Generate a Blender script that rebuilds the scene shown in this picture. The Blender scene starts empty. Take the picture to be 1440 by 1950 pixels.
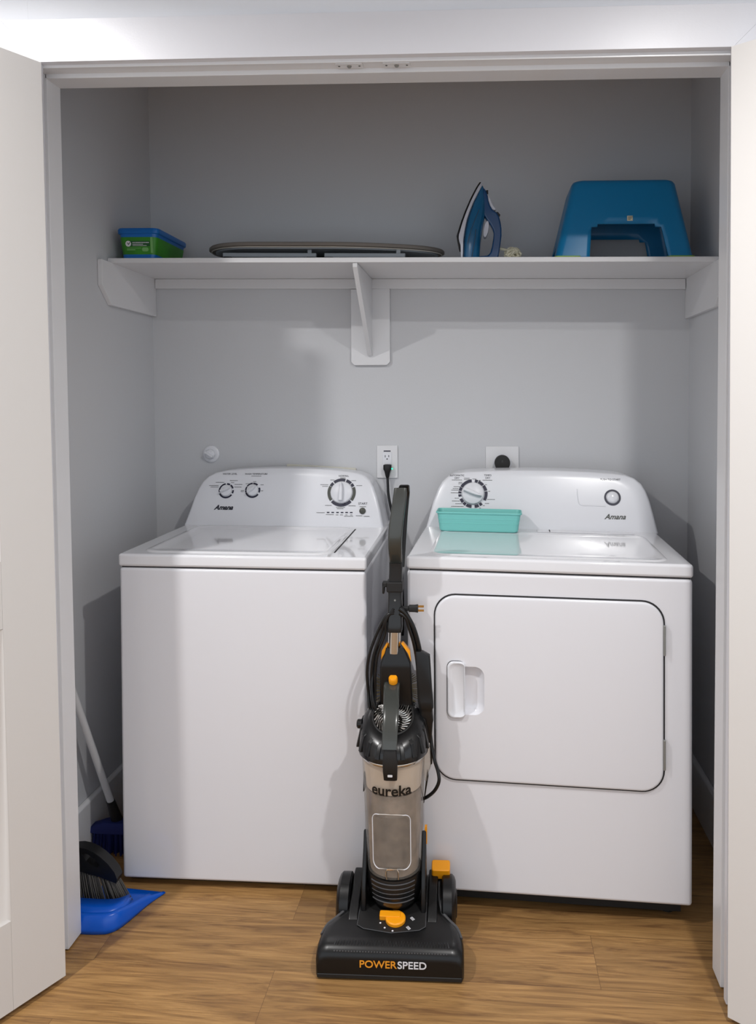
import bpy, bmesh, math, random
from mathutils import Vector, Matrix
random.seed(7)
PI = math.pi
scene = bpy.context.scene
COL = scene.collection

# ------------------------------------------------------------------ camera
cam_d = bpy.data.cameras.new('camera')
cam = bpy.data.objects.new('camera', cam_d)
COL.objects.link(cam)
RIGHT = Vector((0.9962833, 0.08598872, -0.00505262))
DOWN = Vector((-0.00353589, -0.01778187, -0.99983564))
FWD = Vector((-0.08606443, 0.99613741, -0.01741174))
M = Matrix((RIGHT, -DOWN, -FWD)).transposed().to_4x4()
M.translation = (0, 0, 1.3601)
cam.matrix_world = M
cam_d.sensor_fit = 'VERTICAL'
cam_d.sensor_height = 36
cam_d.lens = 36 * 1480 / 1950
cam_d.shift_x = (720 - 790.8) / 1950
cam_d.shift_y = (789.7 - 975) / 1950
cam_d.clip_start = 0.05
scene.camera = cam

# ------------------------------------------------------------------ world, lights, exposure
scene.view_settings.view_transform = 'Standard'
scene.view_settings.look = 'None'
scene.view_settings.gamma = 1
scene.view_settings.use_curve_mapping = False
scene.view_settings.exposure = 0.0
world = bpy.data.worlds.new('room_light')
scene.world = world
world.use_nodes = True
bg = world.node_tree.nodes['Background']
bg.inputs[0].default_value = (0.87, 0.93, 1.0, 1)
bg.inputs[1].default_value = 1.16

def lamp(name, loc, power, size, col):
    d = bpy.data.lights.new(name, 'AREA')
    d.shape = 'DISK'; d.size = size; d.energy = power; d.color = col
    d.spread = math.radians(155)
    o = bpy.data.objects.new(name, d); COL.objects.link(o)
    o.location = loc
    return o
# two recessed ceiling downlights of the room, just below the ceiling
lamp('ceiling_lamp', (-1.27, 1.12, 2.50), 21, 0.06, (1.0, 0.985, 0.97))
lamp('ceiling_lamp', (0.55, 0.82, 2.50), 22, 0.07, (1.0, 0.985, 0.97))

# ------------------------------------------------------------------ helpers
def lin(c):
    r = []
    for v in c:
        v = v / 255
        r.append(v / 12.92 if v <= .04045 else ((v + .055) / 1.055) ** 2.4)
    return (r[0], r[1], r[2], 1)

def mat(name, c, rough=.5, metal=0, coat=0, bump=0, bscale=200, spec=.5, emit=0, vary=0, vscale=20):
    m = bpy.data.materials.new(name); m.use_nodes = True
    nt = m.node_tree; b = nt.nodes['Principled BSDF']
    b.inputs['Base Color'].default_value = lin(c)
    b.inputs['Roughness'].default_value = rough
    b.inputs['Metallic'].default_value = metal
    b.inputs['Coat Weight'].default_value = coat
    b.inputs['Coat Roughness'].default_value = .06
    b.inputs['Specular IOR Level'].default_value = spec
    if emit:
        b.inputs['Emission Color'].default_value = lin(c)
        b.inputs['Emission Strength'].default_value = emit
    tc = nt.nodes.new('ShaderNodeTexCoord')
    if bump:
        n = nt.nodes.new('ShaderNodeTexNoise'); n.inputs['Scale'].default_value = bscale
        n.inputs['Detail'].default_value = 3
        nt.links.new(tc.outputs['Object'], n.inputs['Vector'])
        bp = nt.nodes.new('ShaderNodeBump'); bp.inputs['Strength'].default_value = bump
        bp.inputs['Distance'].default_value = .002
        nt.links.new(n.outputs['Fac'], bp.inputs['Height'])
        nt.links.new(bp.outputs['Normal'], b.inputs['Normal'])
    if vary:
        n = nt.nodes.new('ShaderNodeTexNoise'); n.inputs['Scale'].default_value = vscale
        n.inputs['Detail'].default_value = 5
        nt.links.new(tc.outputs['Object'], n.inputs['Vector'])
        mx = nt.nodes.new('ShaderNodeMix'); mx.data_type = 'RGBA'
        c1 = lin(c); mx.inputs['A'].default_value = tuple(v * (1 - vary) for v in c1[:3]) + (1,)
        mx.inputs['B'].default_value = tuple(min(1, v * (1 + vary)) for v in c1[:3]) + (1,)
        rp = nt.nodes.new('ShaderNodeMapRange')
        rp.inputs['From Min'].default_value = .3; rp.inputs['From Max'].default_value = .7
        nt.links.new(n.outputs['Fac'], rp.inputs['Value'])
        nt.links.new(rp.outputs['Result'], mx.inputs['Factor'])
        nt.links.new(mx.outputs['Result'], b.inputs['Base Color'])
    return m

def clear_mat(name, tint, rough, alpha):
    m = bpy.data.materials.new(name); m.use_nodes = True
    nt = m.node_tree
    for n in list(nt.nodes):
        if n.type == 'BSDF_PRINCIPLED': nt.nodes.remove(n)
    out = [n for n in nt.nodes if n.type == 'OUTPUT_MATERIAL'][0]
    tr = nt.nodes.new('ShaderNodeBsdfTransparent'); tr.inputs[0].default_value = lin(tint)
    gl = nt.nodes.new('ShaderNodeBsdfGlossy'); gl.inputs['Roughness'].default_value = rough
    df = nt.nodes.new('ShaderNodeBsdfDiffuse'); df.inputs[0].default_value = lin(tint)
    lw = nt.nodes.new('ShaderNodeLayerWeight'); pw = nt.nodes.new('ShaderNodeMath'); pw.operation = 'POWER'; pw.inputs[1].default_value = 4
    nt.links.new(lw.outputs['Facing'], pw.inputs[0])
    fr = nt.nodes.new('ShaderNodeMath'); fr.operation = 'MULTIPLY_ADD'; fr.inputs[1].default_value = .55; fr.inputs[2].default_value = .04; nt.links.new(pw.outputs[0], fr.inputs[0])
    a = nt.nodes.new('ShaderNodeMixShader'); a.inputs[0].default_value = alpha
    b = nt.nodes.new('ShaderNodeMixShader')
    nt.links.new(tr.outputs[0], a.inputs[1]); nt.links.new(df.outputs[0], a.inputs[2])
    nt.links.new(fr.outputs[0], b.inputs[0]); nt.links.new(a.outputs[0], b.inputs[1]); nt.links.new(gl.outputs[0], b.inputs[2])
    nt.links.new(b.outputs[0], out.inputs[0])
    return m

def floor_mat():
    m = bpy.data.materials.new('oak_plank_floor'); m.use_nodes = True
    nt = m.node_tree; b = nt.nodes['Principled BSDF']; L = nt.links
    tc = nt.nodes.new('ShaderNodeTexCoord')
    br = nt.nodes.new('ShaderNodeTexBrick')
    br.offset = .37; br.squash = 1
    br.inputs['Scale'].default_value = 1
    br.inputs['Brick Width'].default_value = 1.22
    br.inputs['Row Height'].default_value = .182
    br.inputs['Mortar Size'].default_value = .0006
    br.inputs['Mortar Smooth'].default_value = .3
    br.inputs['Bias'].default_value = 0
    br.inputs['Color1'].default_value = (0, 0, 0, 1); br.inputs['Color2'].default_value = (1, 1, 1, 1)
    br.inputs['Mortar'].default_value = (.5, .5, .5, 1)
    mp0 = nt.nodes.new('ShaderNodeMapping'); mp0.inputs['Location'].default_value = (.50, .02, 0)
    L.new(tc.outputs['Object'], mp0.inputs['Vector']); L.new(mp0.outputs[0], br.inputs['Vector'])
    # grain: noise stretched along the plank, shifted per plank
    sh = nt.nodes.new('ShaderNodeVectorMath'); sh.operation = 'MULTIPLY_ADD'
    L.new(br.outputs['Color'], sh.inputs[0]); sh.inputs[1].default_value = (3.7, 1.9, 0)
    L.new(tc.outputs['Object'], sh.inputs[2])
    mp = nt.nodes.new('ShaderNodeMapping'); mp.inputs['Scale'].default_value = (1.5, 17, 1)
    L.new(sh.outputs[0], mp.inputs['Vector'])
    n1 = nt.nodes.new('ShaderNodeTexNoise'); n1.inputs['Scale'].default_value = 2.2; n1.inputs['Detail'].default_value = 8
    n1.inputs['Roughness'].default_value = .62; n1.inputs['Distortion'].default_value = 1.6
    L.new(mp.outputs[0], n1.inputs['Vector'])
    mp2 = nt.nodes.new('ShaderNodeMapping'); mp2.inputs['Scale'].default_value = (5, 150, 1)
    L.new(sh.outputs[0], mp2.inputs['Vector'])
    n2 = nt.nodes.new('ShaderNodeTexNoise'); n2.inputs['Scale'].default_value = 2; n2.inputs['Detail'].default_value = 4
    L.new(mp2.outputs[0], n2.inputs['Vector'])
    n3 = nt.nodes.new('ShaderNodeTexNoise'); n3.inputs['Scale'].default_value = 2.3; n3.inputs['Detail'].default_value = 2
    mp3 = nt.nodes.new('ShaderNodeMapping'); mp3.inputs['Scale'].default_value = (1, 3.5, 1)
    L.new(sh.outputs[0], mp3.inputs['Vector']); L.new(mp3.outputs[0], n3.inputs['Vector'])
    cr = nt.nodes.new('ShaderNodeValToRGB')
    e = cr.color_ramp.elements
    e[0].position = .33; e[0].color = lin((120, 86, 51))
    e[1].position = .70; e[1].color = lin((174, 134, 82))
    k = e.new(.5); k.color = lin((152, 114, 67))
    L.new(n1.outputs['Fac'], cr.inputs[0])
    mx = nt.nodes.new('ShaderNodeMix'); mx.data_type = 'RGBA'; mx.blend_type = 'OVERLAY'
    mx.inputs['Factor'].default_value = .38
    L.new(cr.outputs[0], mx.inputs['A']); L.new(n2.outputs['Fac'], mx.inputs['B'])
    mx3 = nt.nodes.new('ShaderNodeMix'); mx3.data_type = 'RGBA'; mx3.blend_type = 'OVERLAY'
    mx3.inputs['Factor'].default_value = .35
    L.new(mx.outputs['Result'], mx3.inputs['A']); L.new(n3.outputs['Fac'], mx3.inputs['B'])
    # per-plank tone and dark seams
    tone = nt.nodes.new('ShaderNodeMapRange'); tone.inputs['To Min'].default_value = .88; tone.inputs['To Max'].default_value = 1.08
    L.new(br.outputs['Color'], tone.inputs['Value'])
    hs = nt.nodes.new('ShaderNodeHueSaturation'); L.new(tone.outputs[0], hs.inputs['Value']); L.new(mx3.outputs['Result'], hs.inputs['Color'])
    hs.inputs['Saturation'].default_value = .98
    mx2 = nt.nodes.new('ShaderNodeMix'); mx2.data_type = 'RGBA'
    L.new(br.outputs['Fac'], mx2.inputs['Factor']); L.new(hs.outputs[0], mx2.inputs['A'])
    mx2.inputs['B'].default_value = lin((104, 75, 48))
    L.new(mx2.outputs['Result'], b.inputs['Base Color'])
    b.inputs['Roughness'].default_value = .42
    b.inputs['Specular IOR Level'].default_value = .35
    bp = nt.nodes.new('ShaderNodeBump'); bp.inputs['Strength'].default_value = .12; bp.inputs['Distance'].default_value = .001
    L.new(n2.outputs['Fac'], bp.inputs['Height']); L.new(bp.outputs[0], b.inputs['Normal'])
    return m

class MB:
    """collects shapes into one bmesh, then links them as ONE object"""
    def __init__(s): s.bm = bmesh.new()
    def v(s, p): return s.bm.verts.new(p)
    def face(s, vs):
        try: return s.bm.faces.new(vs)
        except ValueError: return None
    def box(s, x0, x1, y0, y1, z0, z1, mtx=None):
        r = bmesh.ops.create_cube(s.bm, size=1)
        for v in r['verts']:
            v.co = Vector((x0 + (v.co.x + .5) * (x1 - x0), y0 + (v.co.y + .5) * (y1 - y0), z0 + (v.co.z + .5) * (z1 - z0)))
            if mtx: v.co = mtx @ v.co
        return s
    def hexa(s, pts):      # 8 points: bottom 4 ccw, top 4 ccw
        v = [s.v(p) for p in pts]
        for f in ((3, 2, 1, 0), (4, 5, 6, 7), (0, 1, 5, 4), (1, 2, 6, 5), (2, 3, 7, 6), (3, 0, 4, 7)):
            s.face([v[i] for i in f])
        return s
    def loft(s, rings, closed=True, cap=True):
        R = [[s.v(p) for p in r] for r in rings]
        n = len(R[0])
        for a, b in zip(R, R[1:]):
            for i in range(n if closed else n - 1):
                j = (i + 1) % n
                s.face([a[i], a[j], b[j], b[i]])
        if cap and closed:
            s.face(list(reversed(R[0]))); s.face(R[-1])
        return s
    def prism(s, pts, d0, d1, axis='y', mtx=None):   # outline in the plane, extruded d0..d1
        def P(a, b, d):
            p = {'y': (a, d, b), 'z': (a, b, d), 'x': (d, a, b)}[axis]
            return mtx @ Vector(p) if mtx else p
        return s.loft([[P(a, b, d0) for a, b in pts], [P(a, b, d1) for a, b in pts]])
    def lathe(s, prof, c=(0, 0, 0), n=40, axis='z', cap=True, mtx=None):
        rings = []
        for r, h in prof:
            ring = []
            for i in range(n):
                a = 2 * PI * i / n
                p = (r * math.cos(a), r * math.sin(a), h)
                if axis == 'y': p = (r * math.cos(a), h, r * math.sin(a))
                if axis == 'x': p = (h, r * math.cos(a), r * math.sin(a))
                p = Vector(p) + Vector(c)
                if mtx: p = mtx @ p
                ring.append(p)
            rings.append(ring)
        return s.loft(rings, cap=cap)
    def tube(s, pts, r, n=10, smooth=0, cap=True):
        pts = [Vector(p) for p in pts]
        if smooth: pts = spline(pts, smooth)
        rs = r if callable(r) else (lambda t: r)
        rings = []; up = None
        for i, p in enumerate(pts):
            t = (pts[min(i + 1, len(pts) - 1)] - pts[max(i - 1, 0)]).normalized()
            if up is None:
                up = Vector((0, 0, 1)) if abs(t.z) < .9 else Vector((0, 1, 0))
            sx = t.cross(up).normalized(); up = sx.cross(t).normalized()
            rr = rs(i / (len(pts) - 1))
            rings.append([p + rr * (math.cos(2 * PI * k / n) * sx + math.sin(2 * PI * k / n) * up) for k in range(n)])
        return s.loft(rings, cap=cap)
    def ribbon(s, pts, w, d, smooth=0, e=.3):     # section w (along x) by d (thickness), path in the y-z plane mostly
        pts = [Vector(p) for p in pts]
        if smooth: pts = spline(pts, smooth)
        W = w if callable(w) else (lambda t: w); D = d if callable(d) else (lambda t: d)
        rings = []
        for i, p in enumerate(pts):
            t = (pts[min(i + 1, len(pts) - 1)] - pts[max(i - 1, 0)]).normalized()
            x = Vector((1, 0, 0)); nn = t.cross(x).normalized(); q = i / (len(pts) - 1)
            rings.append([p + x * a * W(q) / 2 + nn * b * D(q) / 2 for a, b in rr_unit(e)])
        return s.loft(rings)
    def torus(s, c, R, r, n=32, m=8, a0=0, a1=2 * PI, axis='z', mtx=None):
        full = abs(a1 - a0 - 2 * PI) < 1e-6
        pts = []
        for i in range(n + (0 if full else 1)):
            a = a0 + (a1 - a0) * i / n
            ring = []
            for k in range(m):
                b = 2 * PI * k / m
                q = (R + r * math.cos(b))
                p = (q * math.cos(a), q * math.sin(a), r * math.sin(b))
                if axis == 'y': p = (p[0], p[2], p[1])
                p = Vector(p) + Vector(c)
                ring.append(mtx @ p if mtx else p)
            pts.append(ring)
        if full: pts.append(pts[0])
        R_ = [[s.v(p) for p in r_] for r_ in (pts[:-1] if full else pts)]
        cnt = len(R_)
        for i in range(cnt if full else cnt - 1):
            A, B = R_[i], R_[(i + 1) % cnt]
            for k in range(m): s.face([A[k], A[(k + 1) % m], B[(k + 1) % m], B[k]])
        if not full: s.face(list(reversed(R_[0]))); s.face(R_[-1])
        return s
    def arc(s, r0, r1, a0, a1, d0, d1, c=(0, 0), n=16):      # flat ring sector in the x-z plane, depth d0..d1 in y
        out = []
        for i in range(n + 1):
            a = a0 + (a1 - a0) * i / n
            out.append((c[0] + r1 * math.cos(a), c[1] + r1 * math.sin(a)))
        inn = []
        for i in range(n + 1):
            a = a0 + (a1 - a0) * i / n
            inn.append((c[0] + r0 * math.cos(a), c[1] + r0 * math.sin(a)))
        A = [s.v((p[0], d0, p[1])) for p in out]; B = [s.v((p[0], d0, p[1])) for p in inn]
        C = [s.v((p[0], d1, p[1])) for p in out]; D = [s.v((p[0], d1, p[1])) for p in inn]
        for i in range(n):
            s.face([A[i], A[i + 1], B[i + 1], B[i]]); s.face([C[i + 1], C[i], D[i], D[i + 1]])
            s.face([A[i + 1], A[i], C[i], C[i + 1]]); s.face([B[i], B[i + 1], D[i + 1], D[i]])
        s.face([A[0], B[0], D[0], C[0]]); s.face([B[n], A[n], C[n], D[n]])
        return s
    def text(s, txt, size, mtx, depth=.0004, bold=0, shear=0, align='CENTER', bend=None, xs=1):
        cu = bpy.data.curves.new('t', 'FONT'); cu.body = txt; cu.size = size; cu.extrude = depth
        cu.offset = bold; cu.shear = shear; cu.align_x = align; cu.align_y = 'CENTER'; cu.resolution_u = 6
        o = bpy.data.objects.new('t', cu); COL.objects.link(o)
        me = bpy.data.meshes.new_from_object(o)
        base = {}
        b2 = bmesh.new(); b2.from_mesh(me)
        for v in b2.verts:
            p = Vector((v.co.x * xs, v.co.y, v.co.z))
            if bend: p = bend(p)
            base[v] = s.v(mtx @ p)
        for f in b2.faces: s.face([base[v] for v in f.verts])
        b2.free(); bpy.data.objects.remove(o); bpy.data.curves.remove(cu); bpy.data.meshes.remove(me)
        return s
    def build(s, name, m, parent=None, bevel=0, seg=3, angle=35, solid=0, offset=-1, sub=0, blimit=30):
        bmesh.ops.recalc_face_normals(s.bm, faces=s.bm.faces[:])
        me = bpy.data.meshes.new(name); s.bm.to_mesh(me); s.bm.free()
        for p in me.polygons: p.use_smooth = True
        me.set_sharp_from_angle(angle=math.radians(angle))
        me.materials.append(m)
        o = bpy.data.objects.new(name, me); COL.objects.link(o)
        if parent: o.parent = parent
        if solid:
            md = o.modifiers.new('solid', 'SOLIDIFY'); md.thickness = solid; md.offset = offset
        if sub:
            md = o.modifiers.new('sub', 'SUBSURF'); md.levels = sub; md.render_levels = sub
        if bevel:
            md = o.modifiers.new('bevel', 'BEVEL'); md.width = bevel; md.segments = seg
            md.limit_method = 'ANGLE'; md.angle_limit = math.radians(blimit); md.harden_normals = True
        return o

def rr_unit(e=.3, n=4):     # rounded square in -1..1
    pts = []
    for cx, cy, a in ((1, 1, 0), (-1, 1, 90), (-1, -1, 180), (1, -1, 270)):
        for i in range(n + 1):
            t = math.radians(a + 90 * i / n)
            pts.append((cx * (1 - e) + e * math.cos(t), cy * (1 - e) + e * math.sin(t)))
    return pts

def rrect(x0, x1, y0, y1, r, n=6):
    pts = []
    for cx, cy, a in ((x1 - r, y1 - r, 0), (x0 + r, y1 - r, 90), (x0 + r, y0 + r, 180), (x1 - r, y0 + r, 270)):
        for i in range(n + 1):
            t = math.radians(a + 90 * i / n)
            pts.append((cx + r * math.cos(t), cy + r * math.sin(t)))
    return pts

def spline(pts, k):
    out = []
    P = [pts[0]] + list(pts) + [pts[-1]]
    for i in range(1, len(P) - 2):
        p0, p1, p2, p3 = P[i - 1], P[i], P[i + 1], P[i + 2]
        for j in range(k):
            t = j / k
            out.append(.5 * ((2 * p1) + (p2 - p0) * t + (2 * p0 - 5 * p1 + 4 * p2 - p3) * t * t + (3 * p1 - p0 - 3 * p2 + p3) * t ** 3))
    out.append(pts[-1])
    return out

def thing(name, label, cat, loc=(0, 0, 0), rot=(0, 0, 0), group=None):
    o = bpy.data.objects.new(name, None); COL.objects.link(o)
    o.empty_display_size = .05
    o.location = loc; o.rotation_euler = rot
    o['label'] = label; o['category'] = cat
    if group: o['group'] = group
    return o
def tag(o, label, cat, group=None):
    o['label'] = label; o['category'] = cat
    if group: o['group'] = group
    return o
def struct(o, label, cat):
    o['kind'] = 'structure'; o['label'] = label; o['category'] = cat
    return o
def T(x, y, z): return Matrix.Translation((x, y, z))
def RX(a): return Matrix.Rotation(a, 4, 'X')
def RY(a): return Matrix.Rotation(a, 4, 'Y')
def RZ(a): return Matrix.Rotation(a, 4, 'Z')

# ------------------------------------------------------------------ materials
m_wall = mat('wall_paint', (203, 204, 207), .62, bump=.12, bscale=140)
m_trim = mat('trim_paint', (224, 224, 226), .28, bump=.06, bscale=220)
m_casing = mat('casing_paint', (222, 222, 227), .36, bump=.06, bscale=220)
m_door = mat('door_paint', (222, 219, 216), .42, bump=.04, bscale=260)
m_ceil = mat('ceiling_paint', (225, 226, 228), .8)
m_floor = floor_mat()
m_white = mat('white_enamel', (226, 226, 231), .16, coat=.4)
m_gloss = mat('glossy_white_enamel', (228, 228, 232), .07, coat=.5)
m_wplast = mat('white_plastic', (226, 227, 232), .24, coat=.2)
m_knob = mat('knob_plastic', (222, 223, 228), .38)
m_gap = mat('dark_gap', (34, 33, 35), .7)
m_base = mat('black_base', (22, 21, 21), .7)
m_ink = mat('printed_ink', (30, 30, 44), .5)
m_inkb = mat('blue_black_ink', (24, 24, 50), .45)
m_inkg = mat('grey_green_ink', (62, 64, 58), .45)
m_silver = mat('hinge_grey', (150, 152, 150), .35, metal=.6)
m_black = mat('black_plastic', (15, 15, 16), .32, coat=.05, spec=.4)
m_black2 = mat('black_gloss', (16, 16, 17), .27, coat=.12)
m_blackm = mat('black_matte', (19, 18, 18), .55, bump=.15, bscale=500)
m_grey = mat('gunmetal_plastic', (58, 60, 57), .25, coat=.3)
m_orange = mat('orange_plastic', (246, 160, 20), .35)
m_orange2 = mat('orange_ink', (232, 152, 40), .5)
m_chrome = mat('chrome', (225, 222, 216), .08, metal=1)
m_brass = mat('brass', (196, 150, 84), .25, metal=1)
m_wink = mat('white_ink', (222, 222, 226), .5)
m_clear = clear_mat('clear_bin', (246, 242, 236), .08, .10)
m_shroud = mat('beige_shroud', (208, 195, 182), .5)
m_dust = mat('packed_dust', (134, 122, 112), .95, bump=.5, bscale=90, vary=.35, vscale=24)
m_louv = mat('louver_grey', (74, 74, 76), .4)
m_brist = mat('brush_bristle', (120, 106, 70), .7)
m_teal = mat('teal_plastic', (120, 198, 192), .4)
m_stool = mat('blue_stool_plastic', (0, 116, 168), .36)
m_lime = mat('lime_rubber', (128, 168, 60), .5)
m_sticker = mat('cream_sticker', (214, 206, 180), .6)
m_iblue = mat('iron_blue', (22, 96, 140), .22, coat=.4)
m_iblue2 = mat('iron_dark_blue', (16, 66, 114), .25, coat=.4)
m_igrey = mat('iron_light_grey', (206, 208, 218), .35)
m_cord = mat('cream_cord', (214, 208, 184), .7)
m_tubb = mat('tub_blue', (10, 104, 184), .35)
m_green = mat('label_green', (52, 134, 28), .45, vary=.25, vscale=14)
m_green2 = mat('label_dark_green', (16, 82, 34), .45)
m_green3 = mat('label_pale_green', (120, 178, 104), .5)
m_cover = mat('grey_brown_cloth', (118, 112, 106), .9, bump=.3, bscale=600)
m_lining = mat('pale_lining', (196, 192, 182), .9)
m_under = mat('board_metal', (140, 146, 152), .5)
m_pan = mat('dustpan_blue', (0, 90, 206), .3)
m_bbrist = mat('grey_bristle', (86, 82, 78), .7)
m_broomb = mat('navy_bristle', (18, 34, 104), .7)
m_stick = mat('white_stick', (205, 206, 208), .4)
m_ivory = mat('ivory_plate', (214, 212, 200), .5)
m_led = mat('green_led', (40, 220, 150), .4, emit=3)

# ------------------------------------------------------------------ room shell
XL, XR, YB = -1.2014, .7109, 2.784
def xl(z): return XL - .0146 * (z - .5) / 1.5
def xr(z): return XR + .0125 * (z - .5) / 1.5
YC, YJ, YS, YK = 1.772, 1.79, 1.823, 1.885        # casing face, jamb front, stop front, jamb back
def jl(z): return -1.0272 + (-1.0545 + 1.0272) * z / 2.15
def jr(z): return .5423 + (.5571 - .5423) * z / 2.11
def zj(x): return 2.1501 + (2.1123 - 2.1501) * (x + 1.0545) / 1.6116
def zc(x): return 2.1676 + (2.1338 - 2.1676) * (x + 1.0386) / 1.5846
def zt(x): return 2.271 + (2.2271 - 2.271) * (x + 1.139) / 1.7382
ZC = 2.56

b = MB().box(-3.2, 3.2, -2.2, 3.0, -.06, 0)
struct(b.build('floor', m_floor), 'brown oak-look plank floor', 'floor')
b = MB().box(-3.2, 3.2, -2.2, 3.0, ZC, ZC + .06)
struct(b.build('ceiling', m_ceil), 'white ceiling', 'ceiling')
b = MB().box(-1.35, .86, YB, YB + .1, 0, ZC)
struct(b.build('wall_back', m_wall), 'pale grey painted back wall of the closet', 'wall')
b = MB().hexa([(-1.36, YK, 0), (xl(0), YK, 0), (xl(0), YB, 0), (-1.36, YB, 0), (-1.36, YK, ZC), (xl(ZC), YK, ZC), (xl(ZC), YB, ZC), (-1.36, YB, ZC)])
struct(b.build('wall_left', m_wall), 'pale grey painted left side wall of the closet', 'wall')
b = MB().hexa([(xr(0), YK, 0), (.87, YK, 0), (.87, YB, 0), (xr(0), YB, 0), (xr(ZC), YK, ZC), (.87, YK, ZC), (.87, YB, ZC), (xr(ZC), YB, ZC)])
struct(b.build('wall_right', m_wall), 'pale grey painted right side wall of the closet', 'wall')
# front wall with the opening
b = MB()
jw = .024
b.hexa([(-3.2, YJ, 0), (jl(0) - jw, YJ, 0), (jl(0) - jw, YK, 0), (-3.2, YK, 0), (-3.2, YJ, ZC), (jl(ZC) - jw, YJ, ZC), (jl(ZC) - jw, YK, ZC), (-3.2, YK, ZC)])
b.hexa([(jr(0) + jw, YJ, 0), (3.2, YJ, 0), (3.2, YK, 0), (jr(0) + jw, YK, 0), (jr(ZC) + jw, YJ, ZC), (3.2, YJ, ZC), (3.2, YK, ZC), (jr(ZC) + jw, YK, ZC)])
xa, xb = jl(2.15) - jw, jr(2.11) + jw
xc, xd = jl(ZC) - jw, jr(ZC) + jw
b.hexa([(xa, YJ, zj(xa) + jw), (xb, YJ, zj(xb) + jw), (xb, YK, zj(xb) + jw), (xa, YK, zj(xa) + jw), (xc, YJ, ZC), (xd, YJ, ZC), (xd, YK, ZC), (xc, YK, ZC)])
bmesh.ops.remove_doubles(b.bm, verts=b.bm.verts[:], dist=.002)
struct(b.build('wall_front', mat('room_wall_paint', (226, 227, 231), .6, bump=.12, bscale=140)), 'white room wall above and beside the closet opening', 'wall')

# jamb boards with door stops (trim_1 left, trim_2 right, trim_3 head), casings (trim_4..6)
b = MB()
zl, zr = zj(jl(2.15)), zj(jr(2.11))
def jpost(f, s0, s1, y0, y1, z1, z0=.004):
    return [(f(z0) + s0, y0, z0), (f(z0) + s1, y0, z0), (f(z0) + s1, y1, z0), (f(z0) + s0, y1, z0),
            (f(z1) + s0, y0, z1), (f(z1) + s1, y0, z1), (f(z1) + s1, y1, z1), (f(z1) + s0, y1, z1)]
b.hexa(jpost(jl, -jw, -.010, YJ, YK, zl + .02))
b.hexa(jpost(jl, -.011, 0, YS, YK, zl + .012))
struct(b.build('trim_1', m_trim, bevel=.0015, seg=2), 'white left door jamb with its stop', 'door jamb')
b = MB()
b.hexa(jpost(jr, .010, jw, YJ, YK, zr + .02))
b.hexa(jpost(jr, 0, .011, YS, YK, zr + .012))
struct(b.build('trim_2', m_trim, bevel=.0015, seg=2), 'white right door jamb with its stop', 'door jamb')
def hbar(z0, z1, y0, y1, x0, x1):
    return [(x0, y0, z0(x0)), (x1, y0, z0(x1)), (x1, y1, z0(x1)), (x0, y1, z0(x0)),
            (x0, y0, z1(x0)), (x1, y0, z1(x1)), (x1, y1, z1(x1)), (x0, y1, z1(x0))]
b = MB()
x0, x1 = jl(2.15) - .01, jr(2.11) + .01
b.hexa(hbar(lambda x: zj(x) + .011, lambda x: zj(x) + jw, YJ, YK, x0, x1))
b.hexa(hbar(zj, lambda x: zj(x) + .0125, YS, YK, x0 + .005, x1 - .005))
struct(b.build('trim_3', m_trim, bevel=.0015, seg=2), 'white head jamb with its stop across the opening', 'door jamb')
def frame(p):           # casing board of a front outline
    return MB().prism(p, YC, YJ, 'y')
xo0, xo1, xi0, xi1 = -1.139, .645, -1.044, .5515
b = frame([(xi0, zc(xi0)), (xi1, zc(xi1)), (xo1, zt(xo1)), (xo0, zt(xo0))])
struct(b.build('trim_4', m_casing, bevel=.0007, seg=2), 'white flat casing board above the closet opening', 'casing')
b = frame([(-1.112, .004), (-1.017, .004), (xi0, zc(xi0)), (xo0, zt(xo0))])
struct(b.build('trim_5', m_casing, bevel=.0007, seg=2), 'white left casing board behind the open door', 'casing')
b = frame([(.540, .004), (.635, .004), (xo1, zt(xo1)), (xi1, zc(xi1))])
struct(b.build('trim_6', m_casing, bevel=.0007, seg=2), 'white right casing board behind the open door', 'casing')
# baseboards
def bboard(nm, lab, pts0):
    b = MB(); b.loft(pts0)
    struct(b.build(nm, m_trim, bevel=.003, seg=2), lab, 'baseboard')
HB = .164
def sect(x, sgn, y): return [(x, y, 0), (x + sgn * .016, y, 0), (x + sgn * .016, y, HB - .006), (x + sgn * .010, y, HB), (x, y, HB)]
bboard('baseboard_left', 'white baseboard along the left closet wall', [sect(xl(.1), 1, YK + .002), sect(xl(.1), 1, YB - .001)])
bboard('baseboard_right', 'white baseboard along the right closet wall', [sect(xr(.1), -1, YK + .002), sect(xr(.1), -1, YB - .001)])
bboard('baseboard_back', 'white baseboard along the closet back wall', [[(x, YB - d, z) for d, z in ((0, 0), (.016, 0), (.016, HB - .006), (.010, HB), (0, HB))] for x in (xl(.1) + .017, xr(.1) - .017)])

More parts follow.
